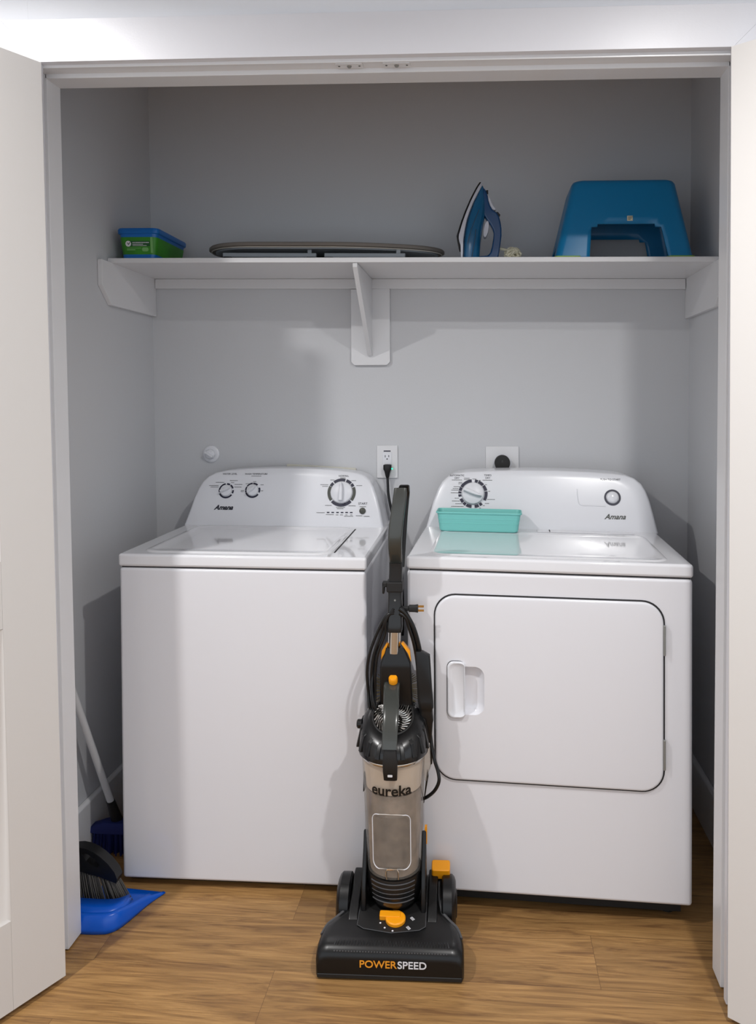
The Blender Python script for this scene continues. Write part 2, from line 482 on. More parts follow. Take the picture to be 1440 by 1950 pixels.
# ------------------------------------------------------------------ doors
def door(nm, lab, base, top, ang, sgn, panels, zb, ztp):
    """slab whose visible face runs from its hinge corner along direction ang; leans like its jamb"""
    W, TH = .765, .035
    d = Vector((math.cos(ang), math.sin(ang), 0)); n = Vector((-d.y, d.x, 0)) * sgn   # n points to the viewer's side
    lean = (top - base) / (ztp - zb)
    m = Matrix(((d.x, n.x, lean, 0), (d.y, n.y, 0, 0), (0, 0, 1, 0), (0, 0, 0, 1)))
    o = T(base, BY[nm], zb) @ m
    b = MB(); H = ztp - zb
    # stiles and rails round recessed panels: each panel gets a stepped frame
    xs = sorted({0, .125, W - .125, W}); 
    zs = [0] + [z for p in panels for z in p] + [H]
    def cell(a0, a1, z0, z1): b.box(a0, a1, -TH, 0, z0, z1, o)
    cell(0, .125, 0, H); cell(W - .125, W, 0, H)
    for i in range(0, len(zs), 2): cell(.125, W - .125, zs[i], zs[i + 1])
    for z0, z1 in panels:
        r = []
        for k, dd in ((0, 0), (.008, -.004), (.016, -.006), (.028, -.010)):
            r.append([o @ Vector((x, dd, z)) for x, z in ((.125 + k, z0 + k), (W - .125 - k, z0 + k), (W - .125 - k, z1 - k), (.125 + k, z1 - k))])
        b.loft(r, cap=False)
        q = r[-1]; b.face([b.v(p) for p in q])
        b.box(.125, W - .125, -TH, -.016, z0, z1, o)
    ob = b.build(nm, m_door, bevel=.001, seg=2, blimit=50)
    return struct(ob, lab, 'door')
BY = {'door_1': 1.7285, 'door_2': 1.7250}
door('door_1', 'white panelled closet door standing open at the left', -.9814, -1.012, math.atan2(-.8745, -.485), 1, [(.20, .85), (1.0, 1.98)], .012, 2.147)
door('door_2', 'white panelled closet door standing open at the right', .5285, .532, math.atan2(-.60, .80), -1, [(.20, .85), (1.0, 1.95)], .012, 2.114)

# ------------------------------------------------------------------ ball-catch strike plates under the head jamb
for i, (x0, x1) in enumerate(((-.338, -.274), (-.226, -.164))):
    side = 'left' if i == 0 else 'right'
    t = thing('strike_plate', 'painted white door catch plate under the head jamb, the %s one' % side, 'catch plate',
              ((x0 + x1) / 2, 1.806, zj((x0 + x1) / 2) + .011), (0, .0235, 0), 'catch plates under the head jamb')
    b = MB().prism(rrect(-.032, .032, -.0125, .0125, .003), -.002, -.0003, 'z')
    b.build('plate', m_trim, t, bevel=.0006, seg=2)
    b = MB().lathe([(.0055, -.0021), (.0055, -.0035), (.0035, -.006), (.001, -.0068)], (0, 0, 0), 16)
    b.build('catch_ball', m_silver, t)
    for sx in (-.024, .024): MB().lathe([(.0028, -.0021), (.0022, -.0027)], (sx, 0, 0), 12).build('screw', m_inkg, t)

# ------------------------------------------------------------------ shelf
SM = -.0181
def zs(x): return 1.8275 + SM * (x + 1.0445)      # top of the shelf
SF = 2.44
t = thing('wall_shelf', 'long white closet shelf on cleats with one centre bracket', 'shelf', (0, 0, 0))
x0, x1 = xl(1.83) + .001, xr(1.79) - .001
b = MB().hexa(hbar(lambda x: zs(x) - .016, zs, SF, YB - .001, x0, x1))
b.build('board', m_trim, t, bevel=.002, seg=2)
b = MB().hexa(hbar(lambda x: zs(x) - .052, lambda x: zs(x) - .0165, YB - .014, YB - .001, x0 + .017, x1 - .017))
b.build('back_cleat', m_trim, t, bevel=.0012, seg=2)
def side(f, sgn, z_off):
    out = [(2.374, 0), (YB - .001, 0), (YB - .001, -.139), (2.437, -.139), (2.374, -.082)]
    b = MB(); rings = []
    for dx in (0.0005, .016):
        rings.append([(f(z_off + dz) + sgn * dx, y, z_off + dz) for y, dz in out])
    b.loft(rings)
    return b
side(xl, 1, zs(XL) - .0165 + .002).build('side_cleat', m_trim, t, bevel=.0015, seg=2)
side(xr, -1, zs(XR) - .0165 + .002).build('side_cleat', m_trim, t, bevel=.0015, seg=2)
zb_ = zs(-.4)
b = MB().prism([(-.4696, zb_ - .0525), (-.4696, 1.502), (-.458, 1.4902), (-.340, 1.4902), (-.3287, 1.502), (-.3287, zb_ - .0525)], YB - .0145, YB - .001, 'y')
b.build('bracket_plate', m_trim, t, bevel=.0015, seg=2)
b = MB().prism([(2.4425, zb_ - .017), (YB - .015, zb_ - .017), (YB - .015, 1.523), (YB - .024, 1.523), (2.4425, zb_ - .030)], -.408, -.3925, 'x')
b.build('bracket', m_trim, t, bevel=.0015, seg=2)

# ------------------------------------------------------------------ washer
WR = .0149
wash = thing('washing_machine', 'white top-loading washing machine at the left with three dials', 'washing machine', (-1.0143, 2.0876, 0), (0, 0, WR))
W, D = .696, .672
def wz(u): return .0032 - .0052 * u / W
def slab(b, u0, u1, v0, v1, z0, z1, f):
    b.hexa([(u0, v0, z0 + f(u0)), (u1, v0, z0 + f(u1)), (u1, v1, z0 + f(u1)), (u0, v1, z0 + f(u0)),
            (u0, v0, z1 + f(u0)), (u1, v0, z1 + f(u1)), (u1, v1, z1 + f(u1)), (u0, v1, z1 + f(u0))])
    return b
b = MB().hexa([(0, 0, .0205), (W, 0, .0205), (W, D, .0205), (0, D, .0205), (0, 0, .8965 + wz(0)), (W, 0, .8965 + wz(W)), (W, D, .8965 + wz(W)), (0, D, .8965 + wz(0))])
b.build('cabinet', m_white, wash, bevel=.009, seg=4)
b = MB(); slab(b, .006, W - .006, .006, D - .005, .885, .905, wz); b.build('seam', m_gap, wash)
b = MB(); b.box(.012, W - .012, .03, D - .02, .004, .03)
for u in (.05, W - .05):
    for v in (.06, D - .06): b.lathe([(.02, 0), (.02, .02)], (u, v, 0), 16)
b.build('base', m_base, wash)
b = MB(); slab(b, -.002, W + .002, -.004, D, .8995, .9351, wz); b.build('top_panel', m_gloss, wash, bevel=.008, seg=4)
# lid: shallow raised tray lid with a rim
b = MB()
rings = []
for k, h in ((0, .9352), (.004, .9385), (.018, .9385), (.024, .9368), (.06, .9362)):
    rings.append([(x, y, h + wz(x)) for x, y in rrect(.052 + k, .592 - k, .022 + k, .490 - k, max(.012, .045 - k * .5), 6)])
b.loft(rings)
b.build('lid', m_gloss, wash, angle=50)
b = MB(); slab(b, .5965, .6005, .06, .46, .9353, .9361, wz); b.build('lid_slot', m_gap, wash)
# rear console
def console_mesh(parent, outline, zb, v0, lean, vback, mt, name='console'):
    zmx = max(z for _, z in outline)
    vf = lambda z: v0 + lean * max(0, (z - zb) / (zmx - zb)) ** 1.2
    b = MB()
    cx = sum(x for x, _ in outline) / len(outline)
    rings = []
    def ring(k, dv):
        r = []
        for x, z in outline:
            zz = zb + (z - zb) * (1 - k * .9) if z > zb + .002 else z
            xx = cx + (x - cx) * (1 - k)
            r.append((xx, vf(zz) + dv, zz))
        return r
    rings.append([(x, vback, z if z < zb + .002 else z - .004) for x, z in outline])
    rings.append([(x, vf(z) + .018, z) for x, z in outline])
    rings.append([(x, vf(z) + .008, z - (.0008 if z > zb + .002 else 0)) for x, z in outline])
    rings.append(ring(.010, .0018)); rings.append(ring(.022, 0))
    for k in (.15, .35, .6, .85): rings.append(ring(k, 0))
    b.loft(rings)
    return b.build(name, mt, parent, angle=60), vf
wo = [(-.006, .937), (.010, .985), (.022, 1.030), (.034, 1.062), (.046, 1.083), (.064, 1.101), (.090, 1.114), (.130, 1.1215), (.200, 1.127),
      (.280, 1.130), (.352, 1.130), (.420, 1.1285), (.500, 1.124), (.560, 1.118), (.592, 1.1125), (.616, 1.103), (.634, 1.088), (.647, 1.066), (.660, 1.032), (.672, .990), (.684, .933)]
wo = [(x + .002, z) for x, z in wo]
cons, vfw = console_mesh(wash, wo, .936, .502, .062, D + .004, m_wplast)
def on_panel(u, z, vf, lift=.0006):       # a matrix lying on the leaning console face, local x right, y up, z out
    dz = .002; sl = (vf(z + dz) - vf(z - dz)) / (2 * dz)
    a = math.atan2(1, sl)
    m = Matrix(((1, 0, 0, u), (0, math.cos(a), -math.sin(a), vf(z)), (0, math.sin(a), math.cos(a), z), (0, 0, 0, 1)))
    return m @ T(0, 0, lift)
def dial(parent, u, z, vf, r, kr, gaps, ang, mats, pointer):
    """printed ring with white gaps, round knob with a raised grip bar turned to ang"""
    P = on_panel(u, z, vf, .0008)
    toz = P @ RX(PI / 2) @ Matrix.Scale(1, 4)
    b = MB()
    for a0, a1 in gaps:
        b.arc(r * .80, r, math.radians(a0), math.radians(a1), -.0004, .0004)
    b.bm.transform(P @ RX(-PI / 2) @ Matrix(((1, 0, 0, 0), (0, -1, 0, 0), (0, 0, 1, 0), (0, 0, 0, 1))) if False else P @ Matrix(((1, 0, 0, 0), (0, 0, 1, 0), (0, -1, 0, 0), (0, 0, 0, 1))))
    b.build('dial_ring', mats, parent)
    b = MB().lathe([(kr, 0), (kr, .004), (kr * .97, .007), (kr * .90, .009), (.001, .0095)], n=40, mtx=P)
    k = b.build('knob', m_knob, parent, angle=40)
    R = P @ RZ(math.radians(ang))
    w = kr * .17
    b = MB()
    rings = []
    for h, s in ((.0085, 1.2), (.016, 1.05), (.023, .85), (.0245, .6)):
        L = kr * .86
        pts = [(-L * .95, -w * s), (-L * .6, -w * s * 1.05), (L * .3, -w * s), (L * .75, -w * .5 * s), (L, 0), (L * .75, w * .5 * s), (L * .3, w * s), (-L * .6, w * s * 1.05), (-L * .95, w * s)]
        rings.append([R @ Vector((x, y, h)) for x, y in pts])
    b.loft(rings)
    b.build('grip', m_knob, k, angle=30)
def wpt(px): return px
# washer dials (u, z) on the panel
ws = lambda px, py: ((px - 354.5) / 376 * .694 - .004, .9367 + (1003.5 - py) * .001755)
u, z = ws(430.5, 937.5)
dial(wash, u, z, vfw, .0268, .0200, [(100, 190), (62, 88), (20, 55), (-22, 5), (205, 325)], 18, m_inkb, 0)
u, z = ws(481, 936.5)
dial(wash, u, z, vfw, .0268, .0205, [(95, 145), (50, 90), (150, 180), (-18, 22), (200, 325), (183, 196)], 40, m_inkb, 0)
u, z = ws(649.5, 940)
dial(wash, u, z, vfw, .0490, .0380, [(76, 128), (46, 70), (28, 42), (133, 150)], 90, m_inkb, 0)
P = on_panel(u, z, vfw, .0008)
for a0, a1 in ((152, 218), (-38, 24)):
    b = MB().arc(.0392, .0490, math.radians(a0), math.radians(a1), -.0004, .0004)
    b.bm.transform(P @ Matrix(((1, 0, 0, 0), (0, 0, 1, 0), (0, -1, 0, 0), (0, 0, 0, 1))))
    b.build('dial_ring', m_inkg, wash)
b = MB()
b.arc(.0392, .0490, math.radians(224), math.radians(317), -.0004, .0004)
b.bm.transform(P @ Matrix(((1, 0, 0, 0), (0, 0, 1, 0), (0, -1, 0, 0), (0, 0, 0, 1))))
b.build('dial_ring', m_inkb, wash)
# start button
u, z = ws(690, 974.5)
P = on_panel(u, z, vfw, .0008)
b = MB().lathe([(.0108, 0), (.0108, .003), (.009, .0042), (.001, .0042)], n=28, mtx=P); sb = b.build('start_button', m_inkg, wash)
b = MB()
for txt, sz, px, py in (('START', .0108, 690, 961), ('WATER LEVEL', .0082, 434.5, 905.5), ('WASH TEMPERATURE', .0082, 485, 905.5), ('NORMAL', .0086, 652, 909)):
    MB().text(txt, sz, on_panel(*ws(px, py), vfw), depth=.0002).build('panel_lettering', m_ink, wash)
# fine print around the dials, too small to read in the photo: short ink strokes
def fine(parent, f, vf, marks):
    for px, py, w in marks:
        b = MB()
        u, z = f(px, py); P = on_panel(u, z, vf, .0006); n = max(2, int(w / 2.2)); s = .0018
        x = -w * .00090
        while x < w * .00090:
            l = random.uniform(.0012, .0034)
            b.box(x, x + l, -.0008, .0008, 0, .0003, P); x += l + .0006
        b.build('fine_print', m_inkg, parent)
fine(wash, ws, vfw, [(485, 909.5, 18), (417, 921.5, 17), (443, 918, 15), (441, 922, 6), (405, 927.5, 17), (407, 930.5, 15), (452, 925.5, 14), (452, 930.5, 14), (469, 924, 5), (483, 920, 5),
     (498, 926, 6), (499, 937.5, 4), (461, 937, 5), (461, 939, 5), (631, 916.5, 8), (650, 912.5, 9), (671, 917.5, 8), (682, 927, 11), (616, 925.5, 15), (618, 928.5, 11),
     (626, 964.5, 13), (648, 968, 16), (648, 970.5, 12), (670, 965, 13), (612, 978, 16), (626, 981.5, 8), (634, 981.5, 5), (643, 982, 5), (651, 982, 5), (660, 982, 4), (669, 982, 3),
     (690, 966.5, 12), (684, 983.5, 12), (697, 984.5, 10), (664, 984.5, 16)])
for i, px in enumerate((626, 634.5, 643.5, 652, 660.5, 669)):
    u, z = ws(px, 977.5); P = on_panel(u, z, vfw, .0004); MB().box(-.0044, .0044, -.0018, .0018, 0, .0008, P).build('indicator_light', m_inkb, wash)
b = MB().text('Amana', .0228, on_panel(*ws(428, 969.5), vfw), depth=.0004, bold=.0008, shear=.45, xs=1.0)
b.build('brand_lettering', m_ink, wash)

# ------------------------------------------------------------------ dryer
DR = -.0304
dry = thing('clothes_dryer', 'white front-loading clothes dryer at the right with wide rounded door', 'dryer', (-.2016, 2.0535, 0), (0, 0, DR))
W2, D2 = .737, .690
def dz_(u): return .0060 - .0098 * u / W2
b = MB().hexa([(0, 0, .0535), (W2, 0, .0535), (W2, D2, .0535), (0, D2, .0535), (0, 0, .905 + dz_(0)), (W2, 0, .905 + dz_(W2)), (W2, D2, .905 + dz_(W2)), (0, D2, .905 + dz_(0))])
b.build('cabinet', m_white, dry, bevel=.010, seg=4)
b = MB(); slab(b, .006, W2 - .006, .006, D2 - .005, .895, .912, dz_); b.build('seam', m_gap, dry)
b = MB(); b.box(.02, W2 - .02, .045, D2 - .02, .012, .06)
for u in (.05, W2 - .05):
    for v in (.075, D2 - .06): b.lathe([(.018, 0), (.018, .03)], (u, v, 0), 16)
b.build('base', m_base, dry)
b = MB(); slab(b, -.001, W2 + .001, -.004, D2, .908, .943, dz_); b.build('top_panel', m_gloss, dry, bevel=.008, seg=4)
# recessed-looking deck: shallow raised border
b = MB(); rings = []
for k, h in ((0, .9431), (.004, .9455), (.012, .9455), (.018, .9440), (.05, .9438)):
    rings.append([(x, y, h + dz_(x)) for x, y in rrect(.055 + k, .685 - k, .022 + k, .415 - k, max(.012, .04 - k * .5), 6)])
b.loft(rings); b.build('deck_panel', m_gloss, dry, angle=50)
b = MB(); slab(b, .36, .66, .428, .470, .9431, .9455, dz_); vent = b.build('lint_screen_cover', m_white, dry, bevel=.002, seg=2)
b = MB(); slab(b, .398, .4015, .430, .468, .9453, .9459, dz_); b.build('lid_slot', m_gap, vent)
do = [(.002, .944), (.012, .985), (.024, 1.030), (.040, 1.072), (.052, 1.092), (.070, 1.108), (.092, 1.1185), (.130, 1.1245), (.220, 1.1285), (.330, 1.1308), (.430, 1.1302),
      (.530, 1.1265), (.610, 1.1215), (.648, 1.1165), (.676, 1.106), (.697, 1.089), (.710, 1.066), (.720, 1.036), (.730, .992), (.7415, .937)]
dcon, vfd = console_mesh(dry, do, .9425, .478, .060, D2 + .004, m_wplast)
ds = lambda px, py: ((px - 816) / 432 * .7325 + .0105, .9370 + (1009 - py) * .001712)
u, z = ds(901, 940)
dial(dry, u, z, vfd, .0480, .0365, [(96, 150), (152, 168), (171, 180), (184, 194), (204, 222), (225, 238), (241, 264), (278, 296), (300, 312), (-30, 10), (13, 38), (41, 66), (69, 82)], -22, m_inkb, 0)
u, z = ds(1165.5, 945)
P = on_panel(u, z, vfd, .0008)
b = MB().arc(.0205, .0262, 0, 2 * PI - .001, -.0004, .0004, n=40)
b.bm.transform(P @ Matrix(((1, 0, 0, 0), (0, 0, 1, 0), (0, -1, 0, 0), (0, 0, 0, 1)))); b.build('button_ring', m_inkb, dry)
b = MB().lathe([(.0195, 0), (.0195, .004), (.0175, .0085), (.012, .0115), (.001, .0125)], n=32, mtx=P); b.build('start_button', m_wplast, dry, angle=60)
# raised panel border beside the start button
b = MB()
pts = []
for px, py in ((1100, 930), (1100, 940), (1102, 955), (1108, 959.5), (1120, 960), (1140, 960.5), (1152, 961)):
    u, z = ds(px, py); pts.append((u, vfd(z) - .0003, z))
b.tube(pts, .0016, 8, smooth=4); b.build('panel_border', m_wplast, dry)
b = MB()
for txt, sz, px, py in (('AUTOMATIC', .0084, 869.5, 906.5), ('DRY', .0084, 869.5, 911.5), ('TIMED', .0084, 929.5, 906), ('DRY', .0084, 929.5, 911), ('PUSH TO START', .0088, 1163, 912.5)):
    MB().text(txt, sz, on_panel(*ds(px, py), vfd), depth=.0002).build('panel_lettering', m_ink, dry)
fine(dry, ds, vfd, [(869, 915, 18), (888.5, 911.5, 10), (888.5, 914, 10), (903.5, 913, 7), (914, 915.5, 3), (928, 915, 16), (926, 923.5, 3), (876, 919.5, 6), (876, 922, 7), (869, 927.5, 11),
     (867, 931, 10), (866, 934, 13), (865, 939, 13), (869, 949, 6), (868, 954, 14), (873, 959, 11), (871, 964, 22), (932, 935.5, 3), (936, 950.5, 14), (928, 958, 7), (922, 962, 3), (869, 968, 20), (915, 966.5, 3)])
b = MB().text('Amana', .0232, on_panel(*ds(1168.5, 980), vfd), depth=.0004, bold=.0004, shear=.42)
b.build('brand_lettering', m_inkg, dry)
# door: dark gap outline, slightly proud rounded panel, pocket handle, two hinges
def dskew(p): return p[1] - .0065 * (p[0] - .074) / .59
def outline(u0, u1, z0, z1, r): return [(x, dskew((x, z))) for x, z in rrect(u0, u1, z0, z1, r, 9)]
b = MB(); b.prism(outline(.0715, .6672, .3535, .8512, .058), -.0015, .003, 'y'); b.build('door_gap', m_gap, dry)
b = MB(); rings = []
for k, v in ((0, .002), (0, -.004), (.0015, -.0068), (.004, -.0080), (.007, -.0082)):
    rings.append([(x, v, z) for x, z in outline(.0750 + k, .6630 - k, .3575 + k, .8470 - k, .055 - k)])
b.loft(rings)
door_o = b.build('door', m_white, dry, angle=60)
# handle: proud scooped grip plate and an oval finger well beside it
b = MB(); rings = []
for k, v in ((0, -.0081), (0, -.013), (.0015, -.0150), (.0035, -.0155), (.0055, -.0145), (.012, -.0105)):
    pts = rrect(.1075 + k, .1560, .524 + k, .6735 - k, .016, 6)
    rings.append([(min(x, .1545 if k < .004 else .1525), v, z) for x, z in pts])
b.loft(rings); hd = b.build('handle', m_wplast, door_o, angle=40)
MB().prism(rrect(.1060, .1545, .5225, .6750, .017, 6), -.0094, -.0080, 'y').build('handle_shadow_line', m_louv, hd)  # grey plate edge paints the thin shadow line round the grip
def well(u0, u1, z0, z1):
    pts = [(u0, z0), (u0, z1)]
    r = .026
    for i in range(9):
        a = math.radians(90 - 90 * i / 8); pts.append((u1 - r + r * math.cos(a), z1 - r + r * math.sin(a)))
    for i in range(9):
        a = math.radians(-90 * i / 8); pts.append((u1 - r + r * math.cos(a), z0 + r + r * math.sin(a)))
    return pts
b = MB(); rings = []
o1 = well(.1535, .2050, .5320, .6600); cu_, cz_ = .172, .596
for k, v in ((0, -.00835), (.05, -.0086), (.12, -.0085)):
    rings.append([(cu_ + (x - cu_) * (1 - k) if x > .156 else x, v, cz_ + (z - cz_) * (1 - k * .6)) for x, z in o1])
b.loft(rings, cap=False)
# the dished bottom of the well
inner = rings[-1]
R = [inner]
for s, v in ((.9, -.0070), (.75, -.0035), (.5, .0), (.2, .001)):
    R.append([(.1535 + (x - .1535) * s, v, cz_ + (z - cz_) * (s * .5 + .5)) for x, _, z in inner])
b.build('finger_well_rim', m_wplast, door_o, angle=60)
WELL = (o1, cu_, cz_)
for z0, z1 in ((.7050, .7830), (.4095, .4875)):
    b = MB().box(.6622, .6680, -.0105, .0005, z0, z1); h = b.build('hinge', m_silver, dry, bevel=.0012, seg=2)
# real pocket: cut the well into the door with a boolean
cut = MB(); rings = []
for s, v in ((1.0, -.02), (1.0, -.0085), (.95, -.004), (.86, .003), (.72, .0085), (.5, .011)):
    rings.append([(.1535 + (x - .1535) * s, v, cz_ + (z - cz_) * (.45 + .55 * s)) for x, z in o1])
cut.loft(rings)
bmesh.ops.recalc_face_normals(cut.bm, faces=cut.bm.faces[:])
cme = bpy.data.meshes.new('cut'); cut.bm.to_mesh(cme); cut.bm.free()
co = bpy.data.objects.new('cut', cme); COL.objects.link(co)
# thicken the door inward behind the well so that the pocket has a floor
def apply_bool(target, cutter):
    co_par = cutter
    cutter.matrix_world = target.matrix_world
    md = target.modifiers.new('cut', 'BOOLEAN'); md.operation = 'DIFFERENCE'; md.object = cutter; md.solver = 'EXACT'
    dg = bpy.context.evaluated_depsgraph_get(); dg.update()
    me = bpy.data.meshes.new_from_object(target.evaluated_get(dg))
    target.modifiers.remove(md); target.data = me
    bpy.data.objects.remove(cutter)
bpy.data.objects.remove(bpy.data.objects['finger_well_rim'])
# give the door a deep core, then carve
b = MB(); rings = []
for k, v in ((0, .0165), (0, -.004), (.0015, -.0068), (.004, -.0080), (.007, -.0082)):
    rings.append([(x, v, z) for x, z in outline(.0750 + k, .6630 - k, .3575 + k, .8470 - k, .055 - k)])
b.loft(rings)
bmesh.ops.recalc_face_normals(b.bm, faces=b.bm.faces[:])
me = bpy.data.meshes.new('door'); b.bm.to_mesh(me); b.bm.free(); me.materials.append(m_white)
door_o.data = me
bpy.context.view_layer.update()
apply_bool(door_o, co)
for p in door_o.data.polygons: p.use_smooth = True
door_o.data.set_sharp_from_angle(angle=math.radians(40))
# the cabinet and gap need the matching hole behind the door
def hole(ob, u0, u1, v0, v1, z0, z1):
    c = MB().box(u0, u1, v0, v1, z0, z1)
    bmesh.ops.recalc_face_normals(c.bm, faces=c.bm.faces[:])
    mm = bpy.data.meshes.new('c'); c.bm.to_mesh(mm); c.bm.free(); k = bpy.data.objects.new('c', mm); COL.objects.link(k)
    bpy.context.view_layer.update()
    mods = [(m.name) for m in ob.modifiers]
    apply_bool(ob, k)
cab = [o for o in dry.children if o.name.startswith('cabinet')][0]
gapo = [o for o in dry.children if o.name.startswith('door_gap')][0]
for ob in (cab, gapo):
    for md in list(ob.modifiers): pass
    hole(ob, .10, .25, -.02, .022, .48, .70)
    for md in list(ob.modifiers): ob.modifiers.remove(md)

# ------------------------------------------------------------------ teal tray on the dryer
tr = thing('storage_tray', 'small ribbed teal plastic tray on the dryer top against its console', 'tray', (-.012, 2.474, .9490), (0, .013, DR))
b = MB(); rings = []
prof = [(0, 0), (.06, .0), (.085, .003), (.12, .012), (.125, .018)]
def ring(k, z, s=0): return [(x, y, z) for x, y in rrect(-.122 - k, .122 + k, -.037 - k * .8, .037 + k * .8, .014, 5)]
for k, z in ((-.003, 0), (0, .002), (.0018, .012), (.0026, .0125), (.0026, .0140), (.0020, .0145), (.004, .026), (.0048, .0265), (.0048, .028), (.0042, .0285), (.0062, .040), (.0070, .0405), (.0070, .042), (.0064, .0425), (.0088, .056), (.0125, .0575), (.0130, .0605), (.0118, .0622), (.0098, .0622), (.0070, .056), (.0015, .004), (-.02, .0035)):
    rings.append(ring(k, z))
b.loft(rings)
b.build('tray_shell', m_teal, tr, angle=30)

# ------------------------------------------------------------------ things on the back wall
YW = YB - .0005
o = thing('electrical_outlet', 'white wall socket with a green light above the vacuum handle', 'outlet', (-.342, YW, 1.1424))
MB().prism(rrect(-.0378, .0378, -.0588, .0588, .003), -.006, 0, 'y').build('cover_plate', m_trim, o, bevel=.0015, seg=2)
s_ = MB().prism(rrect(-.0165, .0165, -.0340, .0340, .002), -.0085, -.004, 'y').build('socket_face', m_wplast, o, bevel=.001, seg=2)
b = MB()
for dz in (.018,):
    b.box(-.0078, -.0056, -.0090, -.008, dz - .002, dz + .006); b.box(.0050, .0072, -.0090, -.008, dz - .001, dz + .006)
    b.lathe([(.0024, -.0090), (.0024, -.008)], (0, 0, dz - .008), 12, 'y')
b.build('socket_slots', m_gap, s_)
MB().box(-.0125, .0125, -.0066, -.0055, .0365, .0405).build('test_label', m_inkb, o)
pl = thing('power_cord', 'black plug and cord in the wall socket behind the vacuum handle', 'power cord', (-.339, YW - .009, 1.1225))
b = MB(); rings = []
for z, w, d in ((.012, .010, .010), (.010, .0145, .014), (-.006, .0145, .0155), (-.012, .011, .0135), (-.032, .0065, .010), (-.036, .005, .008)):
    rings.append([(x * w, -.013 + y * d * .9, z) for x, y in rr_unit(.5)])
b.loft(rings); b.build('plug', m_black, pl, angle=50)
b = MB().tube([(0, -.013, -.034), (.001, -.014, -.06), (.004, -.018, -.10), (.018, -.022, -.17), (.040, -.022, -.26), (.052, -.022, -.42), (.052, -.022, -.6)], .0048, 10, smooth=5)
b.build('cord', m_black, pl)
MB().lathe([(.0028, -.0275), (.001, -.029)], (.0165, .0135, -.004), 12, 'y').build('indicator_light', m_led, pl)
o = thing('dryer_outlet', 'square white wall plate holding a round black plug behind the dryer', 'outlet', (.0699, YW, 1.1390))
MB().prism(rrect(-.0585, .0585, -.0585, .0585, .003), -.006, 0, 'y').build('cover_plate', m_trim, o, bevel=.0015, seg=2)
MB().lathe([(.034, -.0062), (.034, -.0045)], (0, 0, 0), 36, 'y').build('socket_ring', m_wplast, o)
pl = thing('dryer_plug', 'round black power plug in the square plate above the dryer', 'plug', (.0699, YW - .0068, 1.1405))
b = MB().lathe([(.027, -.030), (.0275, -.026), (.0275, 0)], (0, 0, 0), 36, 'y'); b.box(-.0225, .0225, -.028, -.001, -.045, 0); b.box(-.013, .013, -.026, -.003, -.30, -.04)
b.build('plug_body', m_blackm, pl, bevel=.0015, seg=2)
MB().text('II', .012, T(0, -.0303, .006) @ RX(PI / 2), depth=.0003).build('plug_marking', m_louv, pl)
o = thing('wall_valve', 'round white painted valve cap on the back wall above the washer', 'valve', (-.9945, YW, 1.1694))
b = MB().lathe([(.031, 0), (.031, -.004), (.027, -.007), (.024, -.0075)], (0, 0, 0), 32, 'y'); b.build('escutcheon', m_wplast, o, angle=40)
b = MB().lathe([(.019, -.0076), (.019, -.018), (.016, -.022), (.006, -.024)], (0, 0, 0), 8, 'y'); kn = b.build('cap', m_wplast, o, bevel=.001, seg=2)
MB().box(-.017, .017, -.034, -.022, -.0035, .0035, RY(.55)).build('lever', m_wplast, kn, bevel=.0015, seg=2)
o = tag(MB().prism([(-.711, .95), (-.455, .95), (-.455, 1.1165), (-.4575, 1.119), (-.708, 1.1338), (-.711, 1.1318)], YW - .008, YW, 'y').build('supply_box_cover', m_ivory, None, bevel=.002, seg=2),
    'beige cover plate on the back wall just above the washer console', 'cover plate')
# ------------------------------------------------------------------ shelf items
ST = math.atan(-SM)
# wipes tub
tb = thing('wipes_tub', 'blue plastic tub with green label at the left end of the shelf', 'tub', (-1.118, 2.575, zs(-1.118)), (0, ST, 0)); tb.scale = (1.08, 1.0, 1.06)
def rr3(hx, hy, z, r): return [(x, y, z) for x, y in rrect(-hx, hx, -hy, hy, r, 6)]
b = MB().loft([rr3(.048, .110, 0, .014), rr3(.0515, .1135, .003, .016), rr3(.0605, .1235, .078, .018)]); b.build('tub', m_tubb, tb, angle=40)
b = MB().loft([rr3(.0630, .1260, .076, .019), rr3(.0655, .1285, .078, .020), rr3(.0660, .1290, .088, .020), rr3(.0640, .1270, .0925, .020), rr3(.050, .113, .0935, .018), rr3(.046, .109, .0965, .018)]); b.build('lid', m_tubb, tb, angle=35)
def hx(z): return .0515 + (.0605 - .0515) * (z - .003) / .075
def hy(z): return .1135 + (.1235 - .1135) * (z - .003) / .075
z0, z1 = .014, .066
b = MB().loft([rr3(hx(z0) + .0006, hy(z0) + .0006, z0, .0165), rr3(hx(z1) + .0006, hy(z1) + .0006, z1, .018)], cap=False)
lb = b.build('label', m_green, tb, angle=40)
def fr(x, z, lift=.001):      # on the front face
    a = math.atan2(.010, .075)
    return T(x, -hy(z) - lift, z) @ RX(PI / 2 + a)
b = MB(); b.prism(rrect(-.026, .038, -.0075, .0085, .001), 0, .0002, 'z', fr(0, .046)); b.build('label_band', m_green2, lb)
b = MB().lathe([(.0088, 0), (.0088, .0004)], n=24, mtx=fr(-.029, .046, .0015)); bd = b.build('label_badge', m_wink, lb)
b = MB(); b.box(-.005, .001, -.0015, .0005, .0004, .0007, fr(-.029, .046, .0015) @ RZ(-.8)); b.box(-.004, .006, -.0012, .0008, .0004, .0007, fr(-.027, .046, .0015) @ RZ(.9)); b.build('badge_tick', m_ink, bd)
b = MB()
for zz, a0, a1, hgt in ((.0495, -.016, .032, .0013), (.0445, -.016, .016, .0009), (.0405, -.016, .026, .0009)):
    x = a0
    while x < a1:
        l = random.uniform(.001, .004); b.box(x, x + l, -hgt, hgt, 0, .0003, fr(0, zz, .0013)); x += l + .0008
b.build('label_print', m_wink, lb)
